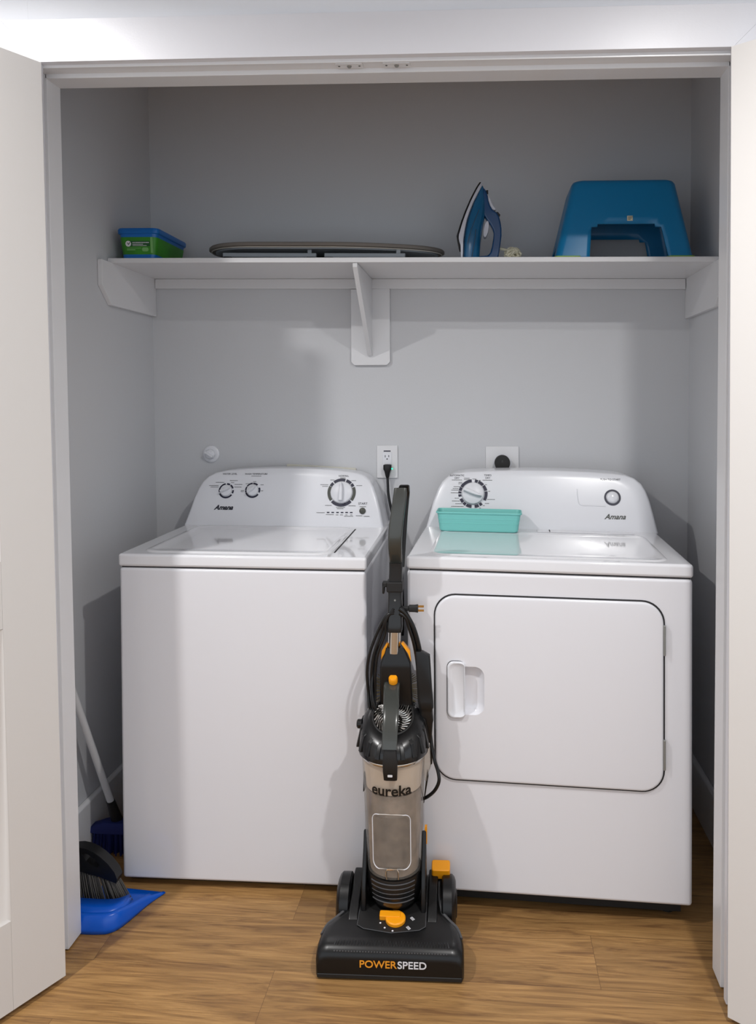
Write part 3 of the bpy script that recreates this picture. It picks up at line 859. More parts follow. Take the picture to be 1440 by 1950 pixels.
b = MB(); b.box(-.034, .010, -.0008, .0008, 0, .0003, fr(0, .033)); b.box(-.034, -.008, -.0014, .0014, 0, .0003, fr(0, .028)); b.prism(rrect(.013, .033, -.006, .006, .0055), 0, .0003, 'z', fr(0, .029)); b.box(.040, .047, -.024, .024, 0, .0003, fr(0, .042)); b.build('label_accents', m_green3, lb)

# ironing board: padded oval top on folded legs
ib = thing('ironing_board', 'small grey tabletop ironing board lying flat on the shelf', 'ironing board', (-.52, 2.605, zs(-.52)), (0, ST + .006, 0))
def half(x):          # half-depth along the length
    if x < -.22: q = max(0, (x + .405) / .185); return .145 * math.sqrt(max(0, 1 - (1 - q) ** 2.2))
    if x < .05: return .145
    q = (x - .05) / .345; return max(0, .145 * (1 - .52 * q ** 1.6) * math.sqrt(max(0, 1 - q ** 9)))
def board_ring(k, z):
    pts = []
    N = 44
    xs = [-.405 + (.80) * (.5 - .5 * math.cos(PI * i / N)) for i in range(N + 1)]
    for x in xs: pts.append((x * (1 - k), -half(x) * (1 - k * 2.2), z))
    for x in reversed(xs[1:-1]): pts.append((x * (1 - k), half(x) * (1 - k * 2.2), z))
    return pts
b = MB().loft([board_ring(.05, .0395), board_ring(.018, .0395), board_ring(0, .043), board_ring(0, .050), board_ring(.010, .054), board_ring(.08, .056)])
b.build('padded_cover', m_cover, ib, angle=50)
b = MB().loft([board_ring(.10, .0345), board_ring(.055, .0345), board_ring(.052, .0394)]); b.build('under_panel', m_under, ib, angle=40)
b = MB(); pts = board_ring(.022, .0388); b.tube(pts + pts[:1], .0016, 6); b.build('cover_hem', m_lining, ib)
for x0, x1 in ((-.325, -.015), (.012, .275)):
    b = MB(); b.box(x0, x1, -.118, -.104, .009, .023); b.box(x0, x1, .104, .118, .009, .023); b.box(x0, x0 + .014, -.104, .104, .009, .023)
    b.box(x1 - .03, x1 - .016, -.112, -.108, .02, .036); b.box(x1 - .03, x1 - .016, .108, .112, .02, .036); lg = b.build('folded_leg', m_under, ib, bevel=.002, seg=2)
    for y in (-.111, .111):
        MB().prism(rrect(x0 + .002, x0 + .030, -.009 + y, .009 + y, .004), 0, .010, 'z').build('rubber_foot', m_black, lg)
        MB().prism(rrect(x1 - .032, x1 - .004, -.009 + y, .009 + y, .004), 0, .010, 'z').build('rubber_foot', m_black, lg)

# iron standing on its heel, side on
ir = thing('steam_iron', 'blue and white steam iron standing on its heel on the shelf', 'iron', (-.0625, 2.555, zs(-.03) + .001), (0, 0, 0))
IS = 1.085
def L2(tbl, z):
    if z <= tbl[0][0]: return tbl[0][1]
    for (a, x), (b_, y) in zip(tbl, tbl[1:]):
        if z <= b_: return x + (y - x) * (z - a) / (b_ - a)
    return tbl[-1][1]
sole = [(.045, -.0110), (.055, -.0140), (.071, -.0166), (.090, -.0108), (.114, -.0036), (.145, .0075), (.1776, .0205), (.2, .0305), (.226, .0430), (.2414, .0520)]
skirt = [(0, .0010), (.062, .0034), (.09, .0075), (.1224, .0138), (.15, .0230), (.1793, .0345), (.205, .0470), (.232, .0600)]
right = [(0, .050), (.06, .055), (.1, .060), (.13, .0665), (.16, .0680), (.19, .0695), (.205, .068), (.22, .0655), (.232, .0605)]
def wid(z, zt_, w0=.056): q = min(1, max(0, z / zt_)); return max(.0006, w0 * (1 - q ** 2.1) ** .75)
def istack(lf, rf, z0, z1, zt_, w0, k=1, n=22, zl=None, e=.5):
    rings = []
    for i in range(n + 1):
        z = z0 + (z1 - z0) * i / n
        a, c = lf(z), rf(z); w = wid(z, zt_, w0)
        cxm, hxm = (a + c) / 2, max(.0004, (c - a) / 2)
        rings.append([(IS * (cxm + p * hxm), IS * q * w * (1 - .35 * max(0, p) * k), IS * z) for p, q in rr_unit(e, 5)])
    return rings
b = MB().loft(istack(lambda z: L2(sole, z), lambda z: L2(sole, z) + .0042, .045, .2414, .2430, .057, 0, e=.2)); b.build('soleplate', m_black, ir, angle=40)
b = MB().loft(istack(lambda z: L2(sole, z) + .0045 if z > .052 else -.0042 - z * .02, lambda z: L2(skirt, z) + .001, .001, .2395, .2412, .0565, 0, e=.25)); b.build('skirt', m_igrey, ir, angle=40)
b = MB().loft(istack(lambda z: L2(skirt, z), lambda z: L2(right, z), .0, .231, .2360, .050, 1)); bod = b.build('body', m_iblue, ir, angle=50)
hout = [(.050, .0), (.1010, .0), (.1060, .010), (.1120, .040), (.1168, .078), (.1166, .100), (.1140, .118), (.1100, .134), (.1030, .147), (.0900, .156), (.0835, .168), (.0780, .184), (.0755, .200), (.0720, .212), (.0640, .2225), (.0600, .200), (.0600, .160), (.0640, .140), (.0735, .124), (.0815, .114), (.0900, .098), (.0935, .086), (.0920, .070), (.0880, .045), (.0830, .028), (.0765, .020), (.0640, .019), (.050, .019)]
b = MB().prism([(IS * x, IS * z) for x, z in hout], -.018, .018, 'y'); b.build('handle', m_iblue2, ir, bevel=.006, seg=4, blimit=40)
b = MB().prism([(IS * x, IS * z) for x, z in ((.0765, .2), (.0800, .197), (.0905, .172), (.1005, .158), (.0985, .154), (.0895, .1565), (.0815, .170), (.0765, .186))], -.012, .012, 'y'); b.build('spray_button_cover', m_igrey, ir, bevel=.002, seg=2)
b = MB().prism([(IS * x, IS * z) for x, z in ((.1030, .133), (.1080, .1345), (.1140, .121), (.1172, .104), (.1145, .1035), (.1085, .115))], -.010, .010, 'y'); b.build('rear_cap', m_igrey, ir, bevel=.002, seg=2)
b = MB().prism([(IS * x, IS * z) for x, z in ((.1000, .150), (.1060, .150), (.1135, .1415), (.1120, .138), (.1050, .140), (.1000, .143))], -.009, .009, 'y'); b.build('steam_button', m_black, ir, bevel=.001, seg=2)
MB().box(IS * .0715, IS * .0775, -.006, .006, IS * .206, IS * .2165).build('spray_nozzle', m_black, ir, bevel=.001, seg=2)
b = MB().lathe([(.016, -.0475), (.016, -.052), (.010, -.054), (.001, -.0543)], (0, 0, 0), 28, 'y')
b = MB(); rings = []
for i in range(25):
    a = 2 * PI * i / 24; rings.append(a)
ell = [(.0755 + .0085 * math.cos(a) * .9 + .004 * math.sin(a), .0985 + .0250 * math.sin(a)) for a in rings[:-1]]
b.prism([(IS * (x - .0045), IS * z) for x, z in ell], -.016, .016, 'y'); b.build('temperature_dial', m_igrey, ir, bevel=.003, seg=3, blimit=40)
b = MB(); b.tube([(.012, -.0515, .030), (.030, -.0515, .100), (.055, -.036, .165)], .0007, 6, smooth=6); b.tube([(.030, -.0515, .004), (.040, -.0505, .060), (.044, -.047, .100)], .0007, 6, smooth=6); b.build('water_window_line', m_louv, bod)
# coiled cord beside the iron, tied to it
b = MB()
cc = Vector((.163, .0, .026))
path = [Vector((.105, .012, .030)), Vector((.120, .0, .045))]
for i in range(60):
    z_ = math.sin(i * 1.37) * .9; th = i * 2.4 + .5 * math.sin(i * .7); q = math.sqrt(1 - z_ * z_)
    path.append(cc + Vector((.0265 * q * math.cos(th), .024 * q * math.sin(th), .0205 * z_)))
b.tube(path, .0043, 7, smooth=5); b.build('power_cord', m_cord, ir)

# step stool
sx0 = .440
st = thing('step_stool', 'blue plastic step stool with arched sides at the right of the shelf', 'step stool', (sx0, 2.585, zs(sx0)), (0, ST, 0))
H = .232
st.scale = (1.0, 1.0, 1.07)
def sring(z, inset=0):
    q = z / H
    wx0, wx1 = -.2125 + .054 * q + inset, .2090 - .053 * q - inset
    wy = .135 - .033 * q - inset
    r = .022 + .006 * q
    fx = .115
    def seg_(a, b_, fr_): return [a + (b_ - a) * f for f in fr_]
    pts = []
    # front side, left to right; columns line up with the arch edges
    A = (wx0 + r, -wy); B = (wx1 - r, -wy)
    c0 = -.107 + .014 * q; c1 = .132 - .056 * q
    xs = [wx0 + r, c0 - .012, c0, c0 + .018, -.05, .05, c1 - .018, c1, c1 + .012, wx1 - r]
    pts += [(x, -wy, z) for x in xs]
    for i in range(1, 6):
        t = math.radians(-90 + 90 * i / 6); pts.append((wx1 - r + r * math.cos(t), -wy + r + r * math.sin(t), z))
    ys = [-wy + r, -.062 + .01 * q, -.045 + .01 * q, .045 - .01 * q, .062 - .01 * q, wy - r]
    pts += [(wx1, y, z) for y in ys]
    for i in range(1, 6):
        t = math.radians(90 * i / 6); pts.append((wx1 - r + r * math.cos(t), wy - r + r * math.sin(t), z))
    pts += [(x, wy, z) for x in reversed(xs)]
    for i in range(1, 6):
        t = math.radians(90 + 90 * i / 6); pts.append((wx0 + r + r * math.cos(t), wy - r + r * math.sin(t), z))
    pts += [(wx0, y, z) for y in reversed(ys)]
    for i in range(1, 6):
        t = math.radians(180 + 90 * i / 6); pts.append((wx0 + r + r * math.cos(t), -wy + r + r * math.sin(t), z))
    return pts
zsl = [.0, .004, .02, .04, .060, .078, .090, .099, .12, .15, .18, .205, .220]
b = MB()
R = [[b.v(p) for p in sring(z)] for z in zsl]
n = len(R[0])
top = []
for z, ins in ((.228, .003), (.2315, .009), (.232, .02)): R.append([b.v(p) for p in sring(z if z < .2316 else .232, ins)])
def in_arch(i, lev):      # faces left out: front and back arch, and a lower side arch
    f0, s0, k0, l0 = 0, 15, 26, 41
    if zsl[lev + 1] <= .0995:
        for base in (f0, k0):
            j = i - base
            if 2 <= j <= 6:
                if lev >= 6 and j in (2, 6): return False
                return True
    if zsl[lev + 1] <= .041:
        for base in (s0, l0):
            if i - base in (1, 2, 3): return True
    return False
for lev in range(len(R) - 1):
    for i in range(n):
        if lev < len(zsl) - 1 and in_arch(i, lev): continue
        j = (i + 1) % n
        b.face([R[lev][i], R[lev][j], R[lev + 1][j], R[lev + 1][i]])
b.face(R[-1])
b.bm.verts.ensure_lookup_table()
for v in [v for v in b.bm.verts if not v.link_faces]: b.bm.verts.remove(v)
b.build('stool_shell', m_stool, st, solid=.005, offset=-1, angle=38)
for (ax, sy) in ((-1, -1), (1, -1), (-1, 1), (1, 1)):
    b = MB()
    xa = -.214 if ax < 0 else .128; xb_ = xa + .083
    b.prism(rrect(xa, xb_, -.1375 if sy < 0 else .1055, -.1055 if sy < 0 else .1375, .012), 0, .0042, 'z'); b.build('foot_pad', m_lime, st)
b = MB().prism(rrect(-.0085, .0085, -.0075, .0075, .001), 0, .0005, 'z', T(.0155, -.1198, .1145) @ RX(PI / 2 - .14)); sk = b.build('sticker', m_sticker, st)
b = MB()
for zz in (-.0035, .0005, .0040): b.box(-.006, .005 + zz, zz - .0007, zz + .0007, .0005, .0008, T(.0155, -.1198, .1145) @ RX(PI / 2 - .14))
b.build('sticker_print', m_gap, sk)

# ------------------------------------------------------------------ dustpan, hand brush, broom at the left
dp = thing('dustpan', 'bright blue plastic dustpan on the floor beside the washer', 'dustpan', (-1.020, 1.98, 0), (0, 0, 0))
def pan(t_, inset, lift):          # cross-section outline, t_ 0 = rounded back, 1 = lip
    pass
b = MB()
# outline of the pan floor (plan), from left lip corner round the back to right lip corner
plan = [(-.150, .105), (-.135, .03), (-.118, -.04), (-.100, -.075), (-.070, -.092), (.0, -.096), (.040, -.094), (.062, -.088), (.080, -.070), (.096, -.030), (.115, .030), (.140, .082)]
wallh = [.003, .020, .033, .041, .044, .045, .045, .045, .043, .034, .020, .003]
plan = spline([Vector((x, y, 0)) for x, y in plan], 4); hh = spline([Vector((h, 0, 0)) for h in wallh], 4)
outer = [(p.x, p.y, .0015) for p in plan]
rows = [outer]
for q, ins in ((.25, .0), (.6, .004), (.85, .010), (1.0, .020)):
    rows.append([(p.x * (1 - ins * 2.2), p.y + (ins * .8 if p.y < .03 else 0), .0015 + max(.003, h.x) * q) for p, h in zip(plan, hh)])
cover = []
for f, dzz in ((.30, 0), (.48, -.006), (.56, -.014)):
    cover.append([(p.x * (1 - f * .55), p.y + (.105 * f if p.y < .02 else .0), .0015 + max(.003, h.x) * (1.0 + dzz * 9)) for p, h in zip(plan, hh)])
b.loft(rows, closed=False)
# floor of the pan
fl = [b.v((x, y, .002)) for x, y, z in outer]
b.face(fl)
# hood over the back
hood = rows[-1]
idx = [i for i, p in enumerate(plan) if p.y < -.035]
A = [b.v(hood[i]) for i in idx]; 
B_ = [b.v((hood[i][0] * .93, hood[i][1] + (.055 if plan[i].y < -.06 else .03) * 1.0, hood[i][2] * .98)) for i in idx]
for i in range(len(idx) - 1): b.face([A[i], A[i + 1], B_[i + 1], B_[i]])
b.build('pan', m_pan, dp, solid=.0025, offset=0, angle=50)
b = MB()
for i in range(12):
    x = -.085 + i * .012
    b.hexa([(x, -.046, .036), (x + .006, -.046, .036), (x + .006, -.028, .034), (x, -.028, .034), (x + .001, -.046, .043), (x + .005, -.046, .043), (x + .005, -.026, .040), (x + .001, -.026, .040)])
b.build('comb_teeth', m_pan, dp)

br = thing('hand_brush', 'black hand brush with grey bristles resting in the blue dustpan', 'hand brush', (-1.03, 2.0, .035), (0, 0, 0))
# block slopes down to the right; loop handle at its upper left
blk = [(-.075, .068), (-.055, .064), (.000, .052), (.030, .042), (.047, .036), (.050, .048), (.043, .066), (.025, .088), (.005, .105), (-.015, .118), (-.035, .126), (-.055, .129), (-.075, .127)]
holep = [(-.048, .116), (-.030, .111), (-.012, .099), (.002, .084), (-.004, .077), (-.020, .082), (-.036, .093)]
bo = MB().prism(blk, -.016, .016, 'y')
bl = bo.build('block', m_black, br)
c = MB().prism(holep, -.05, .05, 'y'); bmesh.ops.recalc_face_normals(c.bm, faces=c.bm.faces[:])
mm = bpy.data.meshes.new('c'); c.bm.to_mesh(mm); c.bm.free(); ck = bpy.data.objects.new('c', mm); COL.objects.link(ck)
bpy.context.view_layer.update(); apply_bool(bl, ck)
md = bl.modifiers.new('bevel', 'BEVEL'); md.width = .004; md.segments = 3; md.limit_method = 'ANGLE'
b = MB()
for r_ in range(3):
    for i in range(17):
        f = i / 16
        x0 = -.072 + f * .116; z0 = .066 - f * .030
        for k in range(3):
            dx = random.uniform(-.002, .002); dy = (r_ - 1) * .011 + random.uniform(-.003, .003)
            tip = (x0 + .010 + f * .022 + dx * 2.0, dy * 1.25, -.026 + random.uniform(-.001, .002) + .004 * (1 - f))
            b.tube([(x0 + dx, dy, z0), ((x0 + dx) * .45 + tip[0] * .55, dy * 1.15, z0 * .45 + tip[2] * .55), tip], lambda t: .0016 - .0005 * t, 5)
o = b.build('bristles', m_bbrist, br); o['kind'] = 'stuff'

bm_ = thing('broom', 'white-handled broom with navy bristles leaning in the gap left of the washer', 'broom', (-1.122, 2.245, 0), (0, 0, 0)); bm_.scale.z = .76
def lerp(a, c, t): return tuple(a[i] + (c[i] - a[i]) * t for i in range(3))
S0 = Vector((.012, .012, .110)); S1 = Vector((-.088, -.300, 1.30))
dS = (S1 - S0)
b = MB().tube([S0 + dS * .085, S0 + dS * .99], .0105, 16); b.build('stick', m_stick, bm_)
b = MB().tube([S0, S0 + dS * .088], lambda t: .0175 - .005 * t, 16); b.build('socket', m_blackm, bm_)
b = MB(); b.loft([[(x * .070, y * .022, .085) for x, y in rr_unit(.5)], [(x * .066, y * .021, .105) for x, y in rr_unit(.5)], [(x * .035 + .012, y * .018, .125) for x, y in rr_unit(.5)]]); b.build('head', m_broomb, bm_, angle=45)
b = MB()
for i in range(150):
    f = random.uniform(-1, 1); g = random.uniform(-1, 1)
    b.tube([(f * .066, g * .018, .088), (f * .070, g * .022, .04), (f * .073, g * .025, .001)], .0022, 4)
o = b.build('bristles', m_broomb, bm_); o['kind'] = 'stuff'

# ------------------------------------------------------------------ vacuum cleaner
vc = thing('vacuum_cleaner', 'black and orange upright vacuum cleaner with clear dust bin between the machines', 'vacuum cleaner', (-.222, 1.908, 0), (0, 0, .031))
# floor head, lofted front to back
secs = [(-.122, .160, .012, .046), (-.1215, .166, .008, .055), (-.114, .1695, .007, .066), (-.100, .1705, .007, .0735), (-.080, .1705, .007, .077), (-.055, .168, .007, .079), (-.035, .160, .007, .080),
        (-.015, .145, .007, .0815), (.005, .128, .007, .084), (.025, .118, .007, .090), (.055, .112, .008, .098), (.100, .110, .010, .106), (.125, .108, .014, .100), (.132, .104, .02, .08)]
b = MB(); rings = []
for y, w, z0, z1 in secs:
    cut = min(.018, (z1 - z0) * .35)
    rings.append([(-w, y, z0), (-w, y, z1 - cut * 1.3), (-w + cut * .25, y, z1 - cut * .6), (-w + cut * .8, y, z1 - cut * .12), (-w + cut * 1.6, y, z1), (0, y, z1 + .001), (w - cut * 1.6, y, z1), (w - cut * .8, y, z1 - cut * .12), (w - cut * .25, y, z1 - cut * .6), (w, y, z1 - cut * 1.3), (w, y, z0)])
b.loft(rings); head = b.build('floor_head', m_black, vc, angle=40); head.location.x = -.004; head.scale.x = 1.03
b = MB().box(-.166, .166, -.1235, -.118, .004, .014); b.build('front_bumper', m_blackm, head, bevel=.002, seg=2)
# grey shoulder edges
for s in (-1, 1):
    b = MB().tube([(s * .164, -.064, .066), (s * .1545, -.034, .070), (s * .137, -.012, .073), (s * .1195, .012, .079), (s * .1125, .040, .089), (s * .1105, .075, .099), (s * .109, .105, .105)], .0042, 8, smooth=4)
    b.build('shoulder_edge', m_louv, head)
# side rails
for s in (-1, 1):
    b = MB().prism([(-.035, .075), (-.02, .088), (.04, .108), (.085, .126), (.118, .124), (.125, .09), (.06, .07)], s * .083, s * .107, 'x'); b.build('side_rail', m_black, head, bevel=.004, seg=3)
# deck with dial
b = MB().prism([(-.080, .055), (.078, .055), (.080, -.048), (.066, -.059), (.0, -.070), (-.066, -.059), (-.082, -.048)], 0, .0035, 'z', T(0, 0, .0845) @ RX(.12)); dk = b.build('deck', m_blackm, head, bevel=.0012, seg=2)
b = MB(); e_ = [(-.082, .03), (-.082, -.048), (-.066, -.059), (.0, -.070), (.066, -.059), (.080, -.048), (.080, .03)]
b.tube([T(0, 0, .0845) @ RX(.12) @ Vector((x, y, .0034)) for x, y in e_], .0009, 6); b.build('deck_border', m_louv, dk)
DK = T(.008, -.031, .0810) @ RX(.12) @ T(0, 0, .0035) @ Matrix.Scale(.92, 4)
b = MB().lathe([(.026, 0), (.026, .008), (.0235, .0105), (.001, .0105)], n=36, mtx=DK)
b.prism(rrect(-.042, .012, -.002, .020, .004), 0, .0125, 'z', DK); dl = b.build('height_dial', m_orange, head, bevel=.0012, seg=2, blimit=45)
for a, r in ((195, .040), (225, .037), (262, .036)):
    MB().lathe([(.0026, 0), (.0022, .0006)], (r * math.cos(math.radians(a)), r * math.sin(math.radians(a)), 0), 14, mtx=DK).build('dial_mark', m_wink, dk)
for a in (322, 10):
    b = MB(); c_ = DK @ T(.044 * math.cos(math.radians(a)), .040 * math.sin(math.radians(a)), 0) @ RZ(.7)
    for dx in (-.0028, 0, .0028): b.box(dx - .0007, dx + .0007, -.006, .006, 0, .0005, c_)
    b.box(-.0028, .0028, -.006 if a == 322 else .0046, -.0046 if a == 322 else .006, 0, .0005, c_)
    b.build('dial_mark', m_wink, dk)
# zig-zag texture bands on the rounded front
def hz(y):
    for (a, _, _, p), (c_, _, _, q) in zip(secs, secs[1:]):
        if y <= c_: return p + (q - p) * (y - a) / (c_ - a) + .0018
b = MB()
pts = []
for i in range(81):
    x = -.128 + i * .0033; y = -.094 if i % 2 else -.106; pts.append((x, y, hz(y)))
b.tube(pts, .0009, 5)
for i in range(40):
    x = -.128 + i * .0066; b.box(x, x + .003, -.1175, -.1150, hz(-.116) - .001, hz(-.116) + .0004)
b.build('zigzag_texture', mat('texture_grey', (84, 84, 86), .35), head)
FT = T(.018, -.1238, .0400) @ RX(PI / 2 - .02)
b = MB().text('POWER', .0235, FT @ T(-.0008, 0, 0), depth=.0004, bold=.0003, align='RIGHT', xs=1.05); b.build('model_lettering', m_orange2, head)
b = MB().text('SPEED', .0235, FT @ T(.0008, 0, 0), depth=.0004, bold=.0003, align='LEFT', xs=1.05); b.build('model_lettering', m_wink, head)
for s in (-1, 1):
    b = MB().lathe([(.020, s * .152), (.050, s * .152), (.060, s * .148), (.0655, s * .142), (.0655, s * .120), (.060, s * .116)], (0, .068, .0665), 36, 'x'); wl = b.build('wheel', m_black, vc, angle=30)
    b = MB().lathe([(.012, s * .1555), (.030, s * .1545), (.034, s * .1515)], (0, .068, .0665), 24, 'x'); b.build('hub', m_blackm, wl)
b = MB(); b.prism(rrect(-.024, .024, -.017, .017, .006), 0, .030, 'z', T(.113, .104, .120) @ RX(.30)); pd = b.build('release_pedal', m_orange, vc, bevel=.003, seg=2)
b = MB().box(.100, .126, .095, .112, .080, .123); b.build('pedal_arm', m_black, pd)
# canister column, leaning a little back
CX, CY = -.008, .083
cyl = lambda z: (CX - .010 * (z - .15), CY + .020 * (z - .15) / .4, 0)
def lath(prof, n=48, cap=True):
    b = MB(); rings = []
    for r, z in prof:
        c_ = cyl(z); rings.append([(c_[0] + r * math.cos(2 * PI * i / n), c_[1] + r * math.sin(2 * PI * i / n), z) for i in range(n)])
    b.loft(rings, cap=cap); return b
body = lath([(.030, .062), (.052, .070), (.066, .090), (.0725, .115), (.0735, .138), (.0715, .153)]).build('lower_body', m_black2, vc, angle=40)
b = MB()
for k in range(5):
    z = .100 + k * .0115; c_ = cyl(z); r = .0700 + k * .0009
    b.torus((c_[0], c_[1], z), r, .0016, 24, 6, math.radians(222), math.radians(318))
b.build('vent_louvers', m_louv, body)
for s in (-1, 1):
    b = MB().prism([(.03, .06), (.125, .06), (.130, .150), (.115, .215), (.095, .240), (.080, .200), (.050, .150), (.035, .12)], CX + s * .070, CX + s * .082, 'x'); b.build('side_arm', m_black, body, bevel=.004, seg=3)
MB().box(CX + .078, CX + .084, .10, .112, .20, .245).build('arm_accent', m_orange, body)
b = lath([(.0655, .1535), (.0690, .156), (.0715, .19), (.0755, .29), (.0800, .40), (.0822, .440), (.0822, .446)], cap=False); dbin = b.build('dust_bin', m_clear, vc, angle=40)
lath([(.040, .157), (.0630, .158), (.0690, .28), (.0718, .345), (.0718, .362), (.030, .363)]).build('collected_dust', m_dust, dbin, angle=40)
lath([(.0600, .362), (.0720, .366), (.0755, .41), (.0785, .445)]).build('inner_shroud', m_shroud, dbin, angle=40)
lath([(.0838, .4400), (.0848, .4445), (.0838, .450)], cap=False).build('bin_rim', m_chrome, dbin, solid=.0015)
def bend(r, z):
    c_ = cyl(z)
    def f(p):
        a = p.x / r
        return Vector((c_[0] + (r + p.z) * math.sin(a), c_[1] - (r + p.z) * math.cos(a), z + p.y))
    return f
b = MB().text('eureka', .0370, Matrix.Identity(4), depth=.0003, bold=.0008, bend=bend(.0806, .3800), xs=1.06); b.build('brand_lettering', m_black, dbin)
m_dust2 = mat('dark_dust', (104, 93, 84), .95, bump=.5, bscale=90, vary=.4, vscale=30)
b = MB(); prev = None
for i in range(13):
    z = .186 + .125 * i / 12; q = .048 - (.008 if i in (0, 12) else (.002 if i in (1, 11) else 0))
    col_ = [b.v(bend(.0700 + (z - .20) * .036, z)(Vector((-.003 + q * (k / 8 - 1), 0, 0)))) for k in range(17)]
    if prev:
        for k in range(16): b.face([prev[k], prev[k + 1], col_[k + 1], col_[k]])
    prev = col_
b.build('window_dust', m_dust2, dbin)
b = MB(); pts = []
for x, z in rrect(-.055, .050, .180, .318, .018, 6):
    if True:
        rr_ = .0722 + (z - .20) * .044; pts.append(bend(rr_, z)(Vector((x, 0, 0))))
b.tube(pts + pts[:1], .0012, 6); b.build('window_ridge', m_wink, dbin)
b = MB(); z = .185
b.tube([bend(.073, .160)(Vector((-.015, 0, 0))), bend(.076, .180)(Vector((-.015, 0, 0))), bend(.0765, .187)(Vector((-.012, 0, 0))), bend(.0765, .187)(Vector((.012, 0, 0))), bend(.076, .180)(Vector((.015, 0, 0))), bend(.073, .160)(Vector((.015, 0, 0)))], .0022, 8); b.build('door_clip', m_chrome, dbin)
# lid / motor cap
SLK = .50
def slant(bm):             # the lid's top slopes down towards the front
    for v in bm.verts:
        q = min(1.15, max(0, (v.co.z - .466) / .068))
        v.co.z += SLK * q * (v.co.y - cyl(.53)[1])
b = lath([(.0850, .4465), (.0905, .450), (.0915, .460), (.0905, .470), (.0885, .492), (.0850, .512), (.0790, .525), (.0700, .533), (.0610, .536), (.0540, .5365), (.0520, .532), (.050, .526)])
slant(b.bm); cap_ = b.build('bin_lid', m_black2, vc, angle=30)
b = MB(); c_ = cyl(.5)
for i in range(18):
    a = 2 * PI * i / 18 + .17
    m_ = T(c_[0], c_[1], 0) @ RZ(a)
    if abs(math.sin(a) + 1) < .03: continue
    b.hexa([m_ @ Vector(p) for p in ((.085, -.007, .462), (.0970, -.006, .462), (.0970, .006, .462), (.085, .007, .462), (.070, -.0055, .531), (.0850, -.005, .520), (.0850, .005, .520), (.070, .0055, .531))])
slant(b.bm); b.build('lid_ribs', m_black, cap_, bevel=.0015, seg=2)
b = MB().torus((cyl(.545)[0], cyl(.545)[1], .536), .0530, .0028, 40, 8); slant(b.bm); b.build('grille_ring', m_blackm, cap_)
b = MB(); gc = cyl(.545)
for i in range(30):
    a = 2 * PI * i / 30; pts = []
    for k in range(7):
        r = .012 + .0380 * k / 6; aa = a + .55 * (k / 6) ** 1.5 + (.12 if k > 4 else 0)
        pts.append((gc[0] + r * math.cos(aa), gc[1] + r * math.sin(aa), .5345 + .0045 * (1 - (k / 6) ** 2)))
    b.tube(pts, lambda t: .0011 + .0009 * t, 6)
b.lathe([(.012, .532), (.013, .539), (.008, .541), (.001, .5415)], (gc[0], gc[1], 0), 20)
slant(b.bm)
b.build('exhaust_grille', m_chrome, cap_)
# front latch
b = MB(); 
rings = []
for z, yo, w, d in ((.412, -.0865, .012, .004), (.415, -.0880, .0165, .007), (.440, -.0945, .018, .010), (.462, -.0965, .018, .010), (.485, -.0955, .016, .010), (.500, -.092, .015, .009)):
    c_ = cyl(z); rings.append([(c_[0] + x * w, c_[1] + yo + y * d, z) for x, y in rr_unit(.3)])
b.loft(rings); lt = b.build('latch', m_blackm, vc, angle=40)
c_ = cyl(.43); MB().prism(rrect(-.006, .006, -.003, .003, .0012), 0, .0005, 'z', T(c_[0], c_[1] - .1030, .430) @ RX(PI / 2 + .10)).build('latch_icon', m_wink, lt)
# carry handle over the lid
b = MB().ribbon([(-.016, .140, .612), (-.016, .120, .608), (-.015, .095, .598), (-.013, .066, .582), (-.012, .040, .562), (-.012, .020, .538), (-.012, .006, .512), (-.012, -.001, .494)], lambda t: .043 - .006 * t, .013, smooth=6, e=.45)
b.build('carry_handle', m_grey, vc, angle=50)
b = MB().lathe([(.0115, 0), (.0120, .006), (.0120, .014), (.010, .017), (.001, .0175)], n=24, mtx=T(-.0125, .122, .617) @ RX(.35)); b.build('release_button', m_orange, vc, angle=40)
# spine housing behind the canister
b = MB(); rings = []
for z, w0, w1, y0, y1 in ((.150, -.050, .045, .135, .158), (.45, -.050, .042, .138, .158), (.60, -.049, .036, .128, .158), (.655, -.048, .034, .120, .157), (.668, -.046, .033, .122, .156), (.690, -.036, .022, .128, .153), (.705, -.032, .015, .130, .152)):
    cxm, hw = (w0 + w1) / 2, (w1 - w0) / 2; cym, hd_ = (y0 + y1) / 2, (y1 - y0) / 2
    rings.append([(cxm + x * hw, cym + y * hd_, z) for x, y in rr_unit(.25)])
b.loft(rings); spine = b.build('spine', m_black, vc, angle=35)
for x0, x1 in ((-.049, -.030), (.012, .036)):
    s = -1 if x0 < 0 else 1
    b = MB().prism([(x0, .668), (x1, .668), ((x1 if s < 0 else x0) + s * -.002, .716), ((x1 if s < 0 else x0) - s * .006, .718)] if False else ([(-.046, .672), (-.036, .690), (-.027, .715), (-.031, .716), (-.044, .695)] if s < 0 else [(.034, .668), (.026, .690), (.008, .716), (.013, .718), (.031, .697)]), .134, .150, 'y'); b.build('side_accent', m_orange, spine)
ty = .142
b = MB().tube([(-.0115, ty, .690), (-.009, ty, .772)], .0170, 24); b.build('chrome_tube', m_chrome, vc)
b = MB(); rings = []
for z, w, d, cxx in ((.748, .0195, .019, -.009), (.765, .0205, .020, -.0085), (.770, .020, .0185, -.0085), (.860, .0185, .0175, -.007), (.915, .0175, .017, -.005), (.932, .0175, .018, -.005)):
    rings.append([(cxx + x * w, ty + y * d, z) for x, y in rr_unit(.4)])
b.loft(rings); gr = b.build('upper_tube', m_black2, vc, angle=40)
c_ = (-.007, ty - .0178, .834); MB().lathe([(.0028, 0), (.0024, -.0008)], c_, 14, 'y').build('screw', m_silver, gr)
